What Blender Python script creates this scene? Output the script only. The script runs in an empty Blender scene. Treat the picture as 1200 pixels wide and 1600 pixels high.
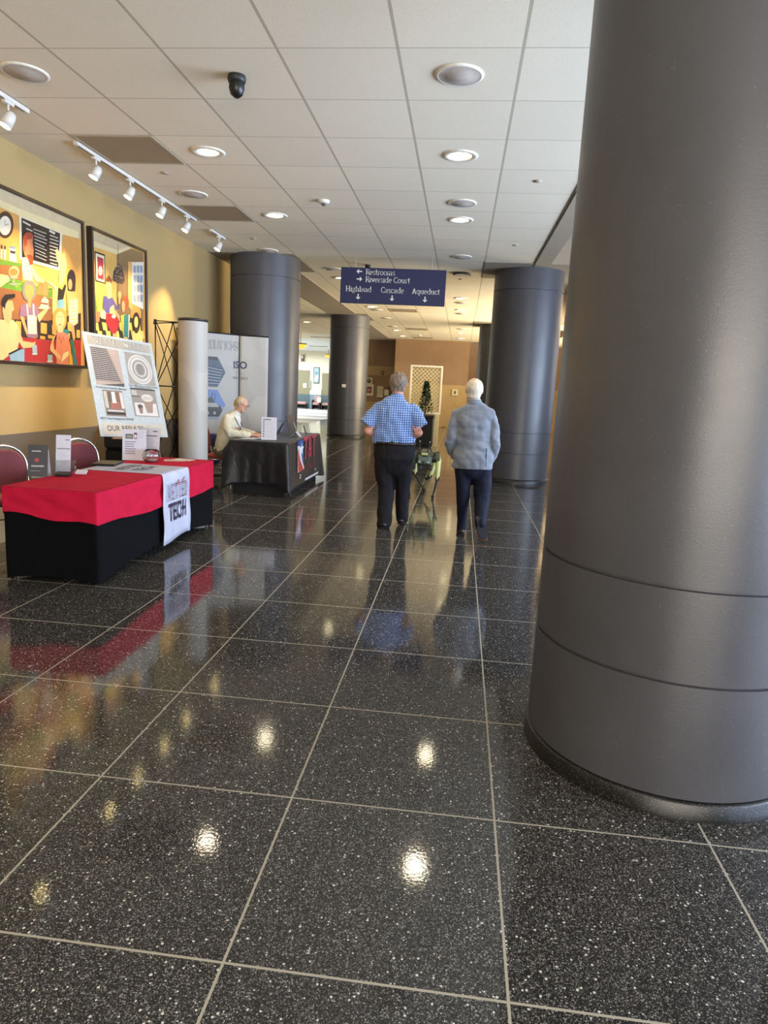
import bpy, math, random
from mathutils import Vector, Matrix
from mathutils.geometry import tessellate_polygon
random.seed(7)
SC = bpy.context.scene
COL = SC.collection
PI = math.pi

# ------------------------------------------------------------ camera
CAM = Vector((0.0, 0.0, 1.6226))
F_PX, PITCH, YAW, ROLL = 1061.0, -0.1804, 0.1029, 0.0498
_f = Vector((-math.sin(YAW)*math.cos(PITCH), math.cos(YAW)*math.cos(PITCH), math.sin(PITCH)))
_r = Vector((math.cos(YAW), math.sin(YAW), 0.0))
_u = _r.cross(_f)
R_AX = _r*math.cos(ROLL) + _u*math.sin(ROLL)
U_AX = -_r*math.sin(ROLL) + _u*math.cos(ROLL)
cd = bpy.data.cameras.new('camera')
cam = bpy.data.objects.new('camera', cd); COL.objects.link(cam)
cd.sensor_fit = 'VERTICAL'; cd.sensor_height = 36.0; cd.sensor_width = 27.0
cd.lens = F_PX/1600*36.0; cd.clip_start = 0.05; cd.clip_end = 200
m = Matrix((R_AX, U_AX, -_f)).transposed().to_4x4(); m.translation = CAM
cam.matrix_world = m
SC.camera = cam

def ray_hit(px, py, axis, value):
    """where the line of sight through a point of the photograph meets the plane axis = value"""
    d = _f + R_AX*((px-600)/F_PX) - U_AX*((py-800)/F_PX)
    t = (value - CAM[axis])/d[axis]
    return CAM + d*t

# ------------------------------------------------------------ exposure, world, big lights
SC.view_settings.view_transform = 'Standard'
SC.view_settings.look = 'None'
SC.view_settings.gamma = 1.0
SC.view_settings.use_curve_mapping = False
SC.view_settings.exposure = 0.22
SC.cycles.max_bounces = 7
SC.cycles.diffuse_bounces = 4
SC.cycles.glossy_bounces = 4
SC.cycles.transparent_max_bounces = 8
w = bpy.data.worlds.new('daylight'); SC.world = w; w.use_nodes = True
w.node_tree.nodes['Background'].inputs[0].default_value = (0.55, 0.70, 1.0, 1)
w.node_tree.nodes['Background'].inputs[1].default_value = 0.8

def area_light(name, loc, direction, sx, sy, power, color, spread=PI, shape='RECTANGLE'):
    l = bpy.data.lights.new(name, 'AREA'); l.shape = shape
    l.size = sx
    if shape == 'RECTANGLE': l.size_y = sy
    l.energy = power; l.color = color; l.spread = spread
    o = bpy.data.objects.new(name, l); COL.objects.link(o)
    o.location = loc
    o.rotation_euler = Vector(direction).to_track_quat('-Z', 'Y').to_euler()
    return o
def spot_light(name, loc, target, power, color, angle=60, blend=0.8, r=0.03):
    l = bpy.data.lights.new(name, 'SPOT'); l.energy = power; l.color = color
    l.spot_size = math.radians(angle); l.spot_blend = blend; l.specular_factor = 0.0; l.shadow_soft_size = r
    o = bpy.data.objects.new(name, l); COL.objects.link(o)
    o.location = loc
    o.rotation_euler = (Vector(target)-Vector(loc)).to_track_quat('-Z', 'Y').to_euler()
    return o
# daylight and one added fill lamp: glazed front on the right of the hall, glazed entrance behind, bright lobby at the far left
area_light('window_daylight', (7.3, 3.0, 1.9), (-1, 0, .5), 15.0, 2.8, 1700, (0.62, 0.76, 1.0), 2.3)
area_light('far_ceiling_fill', (7.3, 23.0, 1.9), (-1, .1, .85), 14.0, 2.8, 3000, (1.0, 0.84, 0.56), 2.0)  # added warm fill, tilted up to brighten the far ceiling; no known window
area_light('entrance_daylight', (2.0, -6.6, 1.8), (0, 1, .45), 6.0, 2.6, 480, (1.0, 0.90, 0.74), 2.3)
area_light('lobby_daylight', (-12.5, 38.0, 3.6), (0, 0, -1), 8.0, 14.0, 1500, (0.86, 0.94, 1.0))

CZ = 3.829          # ceiling height
WX = -4.59          # face of the left wall

# ------------------------------------------------------------ mesh helpers
class MB:
    def __init__(s): s.v = []; s.f = []; s.m = []; s.sm = []
    def add(s, vs, fs, mi=0, smooth=False):
        b = len(s.v); s.v += [Vector(p) for p in vs]
        s.f += [tuple(b+i for i in f) for f in fs]; s.m += [mi]*len(fs); s.sm += [smooth]*len(fs)
        return s
    def box(s, lo, hi, mi=0, M=None, bevel=0.0):
        (x0, y0, z0), (x1, y1, z1) = lo, hi
        if bevel > 0:
            b = min(bevel, (x1-x0)*.49, (y1-y0)*.49, (z1-z0)*.49)
            vs = []
            idx = {}
            for i, (X, sx) in enumerate(((x0, 1), (x1, -1))):
                for j, (Y, sy) in enumerate(((y0, 1), (y1, -1))):
                    for k, (Z, sz) in enumerate(((z0, 1), (z1, -1))):
                        idx[i, j, k] = len(vs)
                        vs += [(X, Y+sy*b, Z+sz*b), (X+sx*b, Y, Z+sz*b), (X+sx*b, Y+sy*b, Z)]
            fs = []
            for i in (0, 1):
                q = [idx[i, 0, 0], idx[i, 1, 0], idx[i, 1, 1], idx[i, 0, 1]]; fs.append(q if i else q[::-1])
                q = [idx[0, i, 0]+1, idx[0, i, 1]+1, idx[1, i, 1]+1, idx[1, i, 0]+1]; fs.append(q if i else q[::-1])
                q = [idx[0, 0, i]+2, idx[1, 0, i]+2, idx[1, 1, i]+2, idx[0, 1, i]+2]; fs.append(q if i else q[::-1])
            for a in (0, 1):
                for c in (0, 1):
                    fs.append([idx[a, c, 0], idx[a, c, 0]+1, idx[a, c, 1]+1, idx[a, c, 1]])
                    fs.append([idx[a, 0, c], idx[a, 0, c]+2, idx[a, 1, c]+2, idx[a, 1, c]])
                    fs.append([idx[0, a, c]+1, idx[0, a, c]+2, idx[1, a, c]+2, idx[1, a, c]+1])
                    for k in (0, 1):
                        n = idx[a, c, k]; fs.append([n, n+1, n+2])
        else:
            vs = [(x0,y0,z0),(x1,y0,z0),(x1,y1,z0),(x0,y1,z0),(x0,y0,z1),(x1,y0,z1),(x1,y1,z1),(x0,y1,z1)]
            fs = [(0,3,2,1),(4,5,6,7),(0,1,5,4),(1,2,6,5),(2,3,7,6),(3,0,4,7)]
        if M is not None: vs = [M @ Vector(p) for p in vs]
        return s.add(vs, fs, mi)
    def tube(s, pts, r, mi=0, n=8, closed=False, caps=True, ry=None, smooth=True):
        pts = [Vector(p) for p in pts]; N = len(pts)
        rs = r if isinstance(r, (list, tuple)) else [r]*N
        vs = []; up = None
        for i, p in enumerate(pts):
            a = pts[(i-1) % N] if (i > 0 or closed) else p
            b = pts[(i+1) % N] if (i < N-1 or closed) else p
            t = (b-a).normalized()
            if up is None:
                up = Vector((0, 0, 1)) if abs(t.z) < .9 else Vector((1, 0, 0))
            sd = t.cross(up)
            if sd.length < 1e-6: sd = t.orthogonal()
            sd.normalize(); up = sd.cross(t).normalized()
            for k in range(n):
                an = 2*PI*k/n + PI/n
                vs.append(p + sd*(math.cos(an)*rs[i]) + up*(math.sin(an)*(rs[i] if ry is None else ry)))
        fs = []
        for i in range(N if closed else N-1):
            j = (i+1) % N
            for k in range(n):
                fs.append((i*n+k, i*n+(k+1) % n, j*n+(k+1) % n, j*n+k))
        s.add(vs, fs, mi, smooth)
        if caps and not closed:
            s.add(vs[:n], [tuple(range(n))[::-1]], mi); s.add(vs[-n:], [tuple(range(n))], mi)
        return s
    def lathe(s, prof, c=(0, 0, 0), mi=0, n=32, axis='Z', smooth=True, M=None, a0=0, a1=2*PI):
        """prof: list of (radius, height)"""
        vs = []; full = abs((a1-a0)-2*PI) < 1e-6; K = n if full else n+1
        for r_, h in prof:
            for k in range(K):
                a = a0+(a1-a0)*k/n
                x, y = math.cos(a)*r_, math.sin(a)*r_
                p = {'Z': (x, y, h), 'Y': (x, h, y), 'X': (h, x, y)}[axis]
                p = Vector(p)
                if M is not None: p = M @ p
                vs.append(p+Vector(c))
        fs = []
        for i in range(len(prof)-1):
            for k in range(n):
                k2 = (k+1) % K
                fs.append((i*K+k, i*K+k2, (i+1)*K+k2, (i+1)*K+k))
        s.add(vs, fs, mi, smooth)
        return s
    def disc(s, c, r, mi=0, n=24, normal=(0, 0, 1), ry=None):
        nrm = Vector(normal).normalized(); a = nrm.orthogonal().normalized(); b = nrm.cross(a)
        c = Vector(c)
        vs = [c+a*math.cos(2*PI*k/n)*r+b*math.sin(2*PI*k/n)*(ry or r) for k in range(n)]
        return s.add(vs, [tuple(range(n))], mi)
    def prism(s, poly, O, U, V, depth, mi=0):
        """poly in the U,V plane at O, extruded by depth along U x V"""
        O, U, V = Vector(O), Vector(U), Vector(V); N = U.cross(V).normalized()
        n = len(poly)
        area = sum(poly[i][0]*poly[(i+1) % n][1]-poly[(i+1) % n][0]*poly[i][1] for i in range(n))
        if area < 0: poly = poly[::-1]
        a = [O+U*p[0]+V*p[1] for p in poly]; b = [p+N*depth for p in a]
        tri = tessellate_polygon([[Vector((p[0], p[1], 0)) for p in poly]])
        s.add(a+b, [tuple(t)[::-1] for t in tri]+[tuple(n+i for i in t) for t in tri] +
              [(i, (i+1) % n, n+(i+1) % n, n+i) for i in range(n)], mi)
        return s
    def xform(s, M):
        s.v = [M @ p for p in s.v]; return s
    def build(s, name, mats, parent=None, smooth=None, bevel=None, recalc=True, loc=None):
        me = bpy.data.meshes.new(name)
        vs = s.v
        if parent is None and loc is not None: vs = [p-Vector(loc) for p in vs]
        if parent is not None:
            inv = parent_matrix(parent).inverted(); vs = [inv @ p for p in vs]
        me.from_pydata([tuple(p) for p in vs], [], s.f)
        if not isinstance(mats, (list, tuple)): mats = [mats]
        for mt in mats: me.materials.append(mt)
        for i, p in enumerate(me.polygons):
            p.material_index = s.m[i]; p.use_smooth = s.sm[i] if smooth is None else smooth
        if recalc:
            import bmesh
            bm = bmesh.new(); bm.from_mesh(me); bmesh.ops.recalc_face_normals(bm, faces=bm.faces); bm.to_mesh(me); bm.free()
        me.update()
        o = bpy.data.objects.new(name, me); COL.objects.link(o)
        if parent is not None: o.parent = parent
        elif loc is not None: o.location = loc
        if bevel:
            md = o.modifiers.new('bevel', 'BEVEL'); md.width = bevel; md.segments = 2; md.limit_method = 'ANGLE'; md.angle_limit = math.radians(40)
        return o

def parent_matrix(o):
    M = Matrix.LocRotScale(o.location, o.rotation_euler, o.scale)
    if o.parent: return parent_matrix(o.parent) @ M
    return M
def tag(o, label=None, cat=None, group=None, kind=None):
    if label: o['label'] = label
    if cat: o['category'] = cat
    if group: o['group'] = group
    if kind: o['kind'] = kind
    return o
def thing(name, label, cat, loc=(0, 0, 0), rz=0.0, group=None):
    o = bpy.data.objects.new(name, None); COL.objects.link(o)
    o.location = loc; o.rotation_euler = (0, 0, rz); o.empty_display_size = .1
    return tag(o, label, cat, group)
def struct(o): o['kind'] = 'structure'; return o
def children_of(o): return [c for c in bpy.data.objects if c.parent == o]
def copy_tree(o, parent=None):
    kids = children_of(o)
    c = o.copy(); COL.objects.link(c); c.parent = parent
    for k in kids: copy_tree(k, c)
    return c

def lin(c):
    if isinstance(c, str):
        c = c.lstrip('#'); c = tuple(int(c[i:i+2], 16)/255 for i in (0, 2, 4))
    return tuple((x/12.92 if x <= .04045 else ((x+.055)/1.055)**2.4) for x in c)
class G:
    """small shader-node helper"""
    def __init__(s, name):
        s.mat = bpy.data.materials.new(name); s.mat.use_nodes = True
        s.nt = s.mat.node_tree; s.b = s.nt.nodes['Principled BSDF']
    def node(s, t, **k):
        n = s.nt.nodes.new(t)
        for a, v in k.items():
            if a.startswith('in_'):
                key = a[3:]; key = int(key) if key.isdigit() else key.replace('_', ' ')
                s.put(n.inputs[key], v)
            else: setattr(n, a, v)
        return n
    def put(s, sock, v):
        if hasattr(v, 'is_output') or isinstance(v, bpy.types.NodeSocket): s.nt.links.new(v, sock)
        elif isinstance(v, bpy.types.Node): s.nt.links.new(v.outputs[0], sock)
        else:
            if sock.type == 'RGBA' and len(v) == 3: v = (*v, 1)
            sock.default_value = v
    def math(s, op, a, b=None, c=None, clamp=False):
        n = s.nt.nodes.new('ShaderNodeMath'); n.operation = op; n.use_clamp = clamp
        s.put(n.inputs[0], a)
        if b is not None: s.put(n.inputs[1], b)
        if c is not None: s.put(n.inputs[2], c)
        return n.outputs[0]
    def mix(s, fac, a, b, blend='MIX'):
        n = s.nt.nodes.new('ShaderNodeMix'); n.data_type = 'RGBA'; n.blend_type = blend
        s.put(n.inputs[0], fac); s.put(n.inputs[6], a); s.put(n.inputs[7], b)
        return n.outputs[2]
    def xyz(s, kind='Object'):
        tc = s.nt.nodes.new('ShaderNodeTexCoord'); sp = s.nt.nodes.new('ShaderNodeSeparateXYZ')
        s.nt.links.new(tc.outputs[kind], sp.inputs[0])
        s.co = tc.outputs[kind]
        return sp.outputs[0], sp.outputs[1], sp.outputs[2]
    def line(s, v, off, period, half):
        """1 inside a line of half-width `half` repeated each `period`"""
        t = s.math('DIVIDE', s.math('SUBTRACT', v, off), period)
        t = s.math('ABSOLUTE', s.math('SUBTRACT', s.math('FRACT', s.math('ADD', t, .5)), .5))
        return s.math('LESS_THAN', t, half/period)
    def noise(s, scale, detail=2, rough=.5, vec=None, dim='3D'):
        n = s.nt.nodes.new('ShaderNodeTexNoise'); n.inputs['Scale'].default_value = scale
        n.inputs['Detail'].default_value = detail; n.inputs['Roughness'].default_value = rough
        if vec is not None: s.nt.links.new(vec, n.inputs['Vector'])
        return n.outputs[0]
    def ramp(s, fac, stops):
        n = s.nt.nodes.new('ShaderNodeValToRGB'); s.put(n.inputs[0], fac)
        e = n.color_ramp.elements
        while len(e) < len(stops): e.new(.5)
        for el, (p, c) in zip(e, stops): el.position = p; el.color = (*c, 1) if len(c) == 3 else c
        return n.outputs[0]
    def bump(s, h, strength=.2, dist=.01):
        n = s.nt.nodes.new('ShaderNodeBump'); n.inputs['Strength'].default_value = strength
        n.inputs['Distance'].default_value = dist; s.put(n.inputs['Height'], h)
        s.nt.links.new(n.outputs[0], s.b.inputs['Normal'])
    def out(s, color=None, rough=None, metal=None, **k):
        if color is not None: s.put(s.b.inputs['Base Color'], color)
        if rough is not None: s.put(s.b.inputs['Roughness'], rough)
        if metal is not None: s.put(s.b.inputs['Metallic'], metal)
        for a, v in k.items(): s.put(s.b.inputs[a.replace('_', ' ')], v)
        return s.mat
_mc = {}
def mat(color, rough=.6, metal=0.0, name=None, noise=0.04, nscale=30, bump=0.0, bscale=60, **k):
    """plain procedural material: slightly uneven colour, optional fine bump"""
    key = (str(color), rough, metal, noise, nscale, bump, bscale, str(k))
    if key in _mc: return _mc[key]
    g = G(name or 'surface'); c = lin(color)
    g.xyz()
    if noise > 0:
        nz = g.noise(nscale, 3, .6, g.co)
        c1 = tuple(max(0, x*(1-noise*2)) for x in c); c2 = tuple(min(1, x*(1+noise*2)) for x in c)
        col = g.ramp(nz, [(.3, c1), (.7, c2)])
    else: col = c
    if bump > 0: g.bump(g.noise(bscale, 2, .5, g.co), bump, .01)
    _mc[key] = g.out(col, rough, metal, **k)
    return _mc[key]
def emis(color, strength, name='light'):
    g = G(name); c = lin(color)
    return g.out((0, 0, 0), .5, **{'Emission_Color': c, 'Emission_Strength': strength})
def glass(color=(1, 1, 1), rough=.02, name='glass'):
    g = G(name)
    g.out(color, rough, 0, **{'Transmission_Weight': 1.0, 'IOR': 1.45})
    return g.mat

def text_geo(body, size, bold=0.0, spacing=1.0, align='CENTER'):
    """flat letter outlines as (verts2d, faces)"""
    cu = bpy.data.curves.new('lettering', 'FONT'); cu.body = body; cu.size = size
    cu.align_x = align; cu.align_y = 'CENTER'; cu.offset = bold*size; cu.space_character = spacing
    cu.resolution_u = 3
    o = bpy.data.objects.new('lettering', cu); COL.objects.link(o)
    bpy.context.view_layer.update()
    dg = bpy.context.evaluated_depsgraph_get(); e = o.evaluated_get(dg); me = e.to_mesh()
    vs = [(v.co.x, v.co.y) for v in me.vertices]; fs = [tuple(p.vertices) for p in me.polygons]
    e.to_mesh_clear(); bpy.data.objects.remove(o); bpy.data.curves.remove(cu)
    return vs, fs

class Sheet:
    """coloured flat shapes printed on a plane; O = origin, U,V = unit axes, front = U x V"""
    def __init__(s, O, U, V, eps=.00006):
        s.O, s.U, s.V = Vector(O), Vector(U).normalized(), Vector(V).normalized()
        s.N = s.U.cross(s.V).normalized(); s.mb = MB(); s.mats = []; s.k = 1; s.eps = eps
        s.curve = None
    def mi(s, c, rough=.5):
        mt = c if isinstance(c, bpy.types.Material) else mat(c, rough, name='print', noise=.03, nscale=12)
        if mt not in s.mats: s.mats.append(mt)
        return s.mats.index(mt)
    def P(s, a, b):
        if s.curve: return s.curve(a, b, s.k*s.eps)
        return s.O+s.U*a+s.V*b+s.N*(s.k*s.eps)
    def poly(s, c, pts, rough=.5):
        n = len(pts)
        tri = tessellate_polygon([[Vector((p[0], p[1], 0)) for p in pts]])
        out = []
        for t in tri:
            a, b, d = (pts[i] for i in t)
            ar = (b[0]-a[0])*(d[1]-a[1])-(b[1]-a[1])*(d[0]-a[0])
            out.append(tuple(t) if ar > 0 else tuple(t)[::-1])
        s.mb.add([s.P(*p) for p in pts], out, s.mi(c, rough)); s.k += 1
        return s
    def rect(s, c, x0, y0, x1, y1, **k): return s.poly(c, [(x0, y0), (x1, y0), (x1, y1), (x0, y1)], **k)
    def ell(s, c, cx, cy, rx, ry, n=20, rot=0, **k):
        cr, sr = math.cos(rot), math.sin(rot)
        return s.poly(c, [(cx+rx*math.cos(2*PI*i/n)*cr-ry*math.sin(2*PI*i/n)*sr, cy+rx*math.cos(2*PI*i/n)*sr+ry*math.sin(2*PI*i/n)*cr) for i in range(n)], **k)
    def line(s, c, a, b, w):
        d = Vector((b[0]-a[0], b[1]-a[1])); L = d.length or 1; nx, ny = -d.y/L*w/2, d.x/L*w/2
        return s.poly(c, [(a[0]+nx, a[1]+ny), (a[0]-nx, a[1]-ny), (b[0]-nx, b[1]-ny), (b[0]+nx, b[1]+ny)])
    def text(s, c, body, cx, cy, size, bold=0, spacing=1.0, align='CENTER', squash=1.0):
        vs, fs = text_geo(body, size, bold, spacing, align)
        s.mb.add([s.P(cx+x*squash, cy+y) for x, y in vs], fs, s.mi(c)); s.k += 1
        return s
    def px(s, pts, fn):
        """photo points -> sheet coordinates, through the plane of the sheet"""
        out = []
        for p in pts:
            x, y = fn(p)
            d = _f + R_AX*((x-600)/F_PX) - U_AX*((y-800)/F_PX)
            t = (s.O-CAM).dot(s.N)/d.dot(s.N); q = CAM+d*t-s.O
            out.append((q.dot(s.U), q.dot(s.V)))
        return out
    def build(s, name, parent=None, **k):
        return s.mb.build(name, s.mats, parent, smooth=False, recalc=False, **k)
# ============================================================ SETTING
# ---- terrazzo floor
g = G('terrazzo')
X, Y, Z = g.xyz()
gl = g.math('MAXIMUM', g.line(X, -.5604, .8, .0042), g.line(Y, 1.6112, .8, .0042))
v1 = g.node('ShaderNodeTexVoronoi', in_Scale=85.0, in_Vector=g.co)
v2 = g.node('ShaderNodeTexVoronoi', in_Scale=170.0, in_Vector=g.co)
v3 = g.node('ShaderNodeTexVoronoi', in_Scale=310.0, in_Vector=g.co)
def chips(v, thr, keep):
    sp = g.node('ShaderNodeSeparateColor'); g.nt.links.new(v.outputs['Color'], sp.inputs[0])
    return g.math('MULTIPLY', g.math('LESS_THAN', v.outputs['Distance'], g.math('MULTIPLY', sp.outputs[1], thr)), g.math('GREATER_THAN', sp.outputs[0], keep))
c1 = chips(v1, .38, .76); c2 = chips(v2, .55, .42); c3 = chips(v3, .72, .28)
big = g.noise(1.1, 3, .6, g.co)
cellv = g.node('ShaderNodeCombineXYZ', in_0=g.math('FLOOR', g.math('DIVIDE', g.math('SUBTRACT', X, -.5604), .8)), in_1=g.math('FLOOR', g.math('DIVIDE', g.math('SUBTRACT', Y, 1.6112), .8)))
wn = g.node('ShaderNodeTexWhiteNoise'); g.nt.links.new(cellv.outputs[0], wn.inputs['Vector'])
base = g.mix(wn.outputs['Value'], lin('#1e1e1e'), lin('#262524'))
base = g.mix(g.math('MULTIPLY', big, .35), base, lin('#35332f'))
base = g.mix(g.math('MULTIPLY', c3, .75), base, lin('#6f6c68'))
base = g.mix(g.math('MULTIPLY', c2, .72), base, lin('#96928c'))
base = g.mix(g.math('MULTIPLY', c1, .85), base, lin('#dedad2'))
base = g.mix(gl, base, lin('#a39c8c'))
rg = g.math('ADD', g.math('MULTIPLY', g.noise(2.2, 4, .65, g.co), .07), .008)
rg = g.math('ADD', rg, g.math('MULTIPLY', gl, .4)); rg = g.math('ADD', rg, g.math('MULTIPLY', wn.outputs['Value'], .04))
g.bump(g.math('ADD', g.math('MULTIPLY', g.noise(75, 2, .5, g.co), 1.0), g.math('MULTIPLY', gl, -.5)), .018, .01)
M_FLOOR = g.out(base, rg, 0, **{'IOR': 1.52, 'Specular_IOR_Level': .42})
struct(MB().box((-20, -8, -.1), (9, 56, 0)).build('floor', M_FLOOR))
# ---- acoustic ceiling grid
def ceil_mat(name, col, gridcol):
    g = G(name); X, Y, Z = g.xyz()
    l1 = g.line(X, -1.3893, .8186, .011); l2 = g.line(Y, 4.9175, .8186, .0055)
    ln = g.math('MAXIMUM', l1, l2)
    wn = g.node('ShaderNodeTexWhiteNoise')
    cv = g.node('ShaderNodeCombineXYZ', in_0=g.math('FLOOR', g.math('DIVIDE', g.math('ADD', X, 1.3893), .8186)), in_1=g.math('FLOOR', g.math('DIVIDE', g.math('SUBTRACT', Y, 4.9175), .8186)))
    g.nt.links.new(cv.outputs[0], wn.inputs['Vector'])
    c = lin(col); c2 = tuple(x*.93 for x in c)
    base = g.mix(wn.outputs['Value'], c, c2)
    base = g.mix(g.math('MULTIPLY', g.noise(2.5, 4, .6, g.co), .25), base, tuple(x*.8 for x in c))
    base = g.mix(g.math('MULTIPLY', g.math('GREATER_THAN', g.noise(160, 2, .5, g.co), .62), .35), base, tuple(x*.6 for x in c))
    base = g.mix(ln, base, lin(gridcol))
    g.bump(g.math('ADD', g.math('MULTIPLY', ln, -1.0), g.math('MULTIPLY', g.noise(90, 2, .5, g.co), .25)), .4, .006)
    return g.out(base, .9)
M_CEIL = ceil_mat('ceiling_tile', '#ece0c8', '#b7ab95')
M_CEIL_W = ceil_mat('white_ceiling_tile', '#e8eaea', '#c8cccc')
M_SOFF = mat('#a0917c', .85, name='soffit_paint', noise=.03)
RX0, RX1 = 1.36, 3.6
cb = MB()
cb.box((WX-.1, -8, CZ), (1.10, 31.4, CZ+.12))
cb.box((-20, 13.6, CZ), (WX-.1, 30.4, CZ+.12))
cb.box((-20, 31.4, CZ), (.2, 33.6, CZ+.12))
struct(cb.build('ceiling', M_CEIL))
struct(MB().box((-20, 30.4, CZ+.002), (-4.69, 47, CZ+.12)).build('ceiling_lobby', M_CEIL_W))
# painted soffit on the right with coffers open to a higher dark ceiling
sb = MB()
sb.box((1.10, -8, CZ-.012), (RX0, 33.6, CZ+.9))
sb.box((RX1, -8, CZ-.012), (9, 33.6, CZ+.9))
for a, b in ((-8, -6.9), (2.05, 4.25), (12.28, 13.92), (22.3, 24.1), (32.5, 33.6)):
    sb.box((RX0, a, CZ-.012), (RX1, b, CZ+.9))
struct(sb.build('ceiling_soffit', M_SOFF))
struct(MB().box((1.0, -8, CZ+.9), (9, 33.6, CZ+1.0)).build('ceiling_upper', mat('#6f7078', .9, name='upper_ceiling_paint')))
# dark joint where the tiles stop, and plain painted panels round the column heads
struct(MB().box((1.088, -8, CZ-.014), (1.10, 33.6, CZ+.01)).build('trim_1', mat('#3b352b', .7, name='dark_joint')))
cp = MB()
cp.box((WX, 12.1, CZ-.010), (-3.03, 13.9, CZ))
cp.box((-4.25, 13.9, CZ-.010), (-3.38, 21.4, CZ)); cp.box((-4.3, 21.4, CZ-.010), (-3.03, 23.3, CZ)); cp.box((-4.25, 23.3, CZ-.010), (-3.38, 31.6, CZ))
cp.box((.25, 12.28, CZ-.010), (1.085, 13.92, CZ)); cp.box((.25, 22.3, CZ-.010), (1.085, 24.1, CZ)); cp.box((.25, 2.05, CZ-.010), (1.085, 4.25, CZ))
struct(cp.build('trim_2', mat('#958877', .85, name='column_head_panel')))
# ---- left wall: tan plaster over a dark band
g = G('left_wall_paint'); X, Y, Z = g.xyz()
low = g.math('LESS_THAN', Z, .965)
base = g.mix(low, lin('#a58c5c'), lin('#544c48'))
base = g.mix(g.math('MULTIPLY', g.noise(1.5, 3, .6, g.co), .2), base, lin('#8f7a52'))
g.bump(g.noise(220, 2, .5, g.co), .15, .003)
M_LW = g.out(base, .8)
struct(MB().box((WX-.2, -8, 0), (WX, 13.3, CZ)).build('wall_left', M_LW))
struct(MB().box((WX, -8, 0), (WX+.012, 12.9, .10), bevel=.003).build('baseboard_left', mat('#2a2625', .5, name='dark_baseboard')))
# ---- back wall
M_BW = mat('#8f7358', .85, name='back_wall_paint', noise=.03, nscale=3)
M_BWL = mat('#ad9266', .85, name='back_wall_low_paint', noise=.03, nscale=3)
bw = MB()
bw.box((-3.07, 31.2, 1.9), (.25, 33.6, CZ)); bw.box((-3.07, 31.2, 0), (.25, 33.6, 1.9), 1)
bw.box((-5.4, 32.4, 2.62), (-3.07, 32.6, CZ)); bw.box((-5.4, 32.4, 2.2), (-3.07, 32.6, 2.62), 1)
bw.box((-5.4, 32.4, .95), (-3.07, 32.6, 2.2)); bw.box((-5.4, 32.4, 0), (-3.07, 32.6, .95), 1)
bw.box((.25, 33.4, 1.9), (9, 33.6, CZ+1)); bw.box((.25, 33.4, 0), (9, 33.6, 1.9), 1)
for i in range(len(bw.m)):
    pass
struct(bw.build('wall_back', [M_BW, M_BWL]))
struct(MB().box((-5.6, 32.4, 0), (-5.4, 46, CZ)).build('wall_lobby_side', mat('#d9d3c0', .8, name='lobby_side_paint')))
# ---- far lobby wall with two doors
M_LOB = mat('#e6dfc8', .8, name='lobby_wall_paint', noise=.02, nscale=3)
M_LOBB = mat('#7f99a6', .8, name='lobby_band_paint', noise=.02)
lw = MB(); lw.box((-20, 46, .95), (-5.4, 46.2, CZ)); lw.box((-20, 46, 0), (-5.4, 46.2, .95), 1)
struct(lw.build('wall_far', [M_LOB, M_LOBB]))
M_DOOR = mat('#8b8468', .6, name='taupe_door'); M_DOORB = mat('#57696f', .6, name='door_kick_band')
def far_door(n, x0, x1, h):
    d = MB().box((x0, 45.93, .95), (x1, 45.99, h), 0).box((x0, 45.93, 0), (x1, 45.99, .95), 1).box((x0-.02, 45.9, .85), (x0+.0, 45.99, 1.3), 0)
    return struct(d.build('door_%d' % n, [M_DOOR, M_DOORB]))
p = ray_hit(465, 578, 1, 45.95); q = ray_hit(482.5, 634, 1, 45.95); far_door(1, p.x-.2, q.x, p.z)
p = ray_hit(503.5, 583, 1, 45.95); q = ray_hit(516, 634, 1, 45.95); far_door(2, p.x, q.x, p.z)
# pale carpet of the lobby
g = G('lobby_carpet'); X, Y, Z = g.xyz()
band = g.noise(.35, 1, .4, g.node('ShaderNodeMapping', in_Vector=g.co, in_Scale=(.4, 1.6, 1)).outputs[0])
base = g.ramp(band, [(.38, lin('#8f9193')), (.5, lin('#b5b2ab')), (.62, lin('#c9c3b4'))])
M_CARP = g.out(base, .95)
struct(MB().box((-20, 27.5, .0), (-6.4, 45.95, .006)).build('floor_carpet', M_CARP))
# ---- enclosing walls the camera does not see directly
M_PLAIN = mat('#a69c8c', .85, name='plain_wall_paint')
struct(MB().box((-20, 13.3, 0), (-19.8, 46, CZ)).build('wall_lobby_left', M_PLAIN))
struct(MB().box((-20, 13.1, 0), (WX-.2, 13.3, CZ)).build('wall_lobby_near', M_PLAIN))
wr = MB(); wr.box((7.6, -8, 0), (7.8, 33.6, .45)); wr.box((7.6, -8, 3.5), (7.8, 33.6, CZ+1)); wr.box((7.6, 30, .45), (7.8, 33.6, 3.5))
struct(wr.build('wall_right', M_PLAIN))
wf = MB()
for yy in [-8+2.1*i for i in range(19)]: wf.box((7.62, yy, .45), (7.72, yy+.08, 3.5))
wf.box((7.62, -8, 2.6), (7.72, 30, 2.66))
struct(wf.build('window_1', mat('#4b4a4c', .5, .3, name='window_frame_metal')))
wb = MB(); wb.box((-4.8, -8.2, 0), (-1.2, -8, CZ)); wb.box((5.2, -8.2, 0), (9, -8, CZ)); wb.box((-1.2, -8.2, 3.2), (5.2, -8, CZ))
struct(wb.build('wall_front', M_PLAIN))
wf = MB()
for xx in (-1.2, .4, 2.0, 3.6, 5.12): wf.box((xx, -8.12, 0), (xx+.08, -8.04, 3.2))
struct(wf.build('window_2', mat('#4b4a4c', .5, .3, name='window_frame_metal')))

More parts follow.
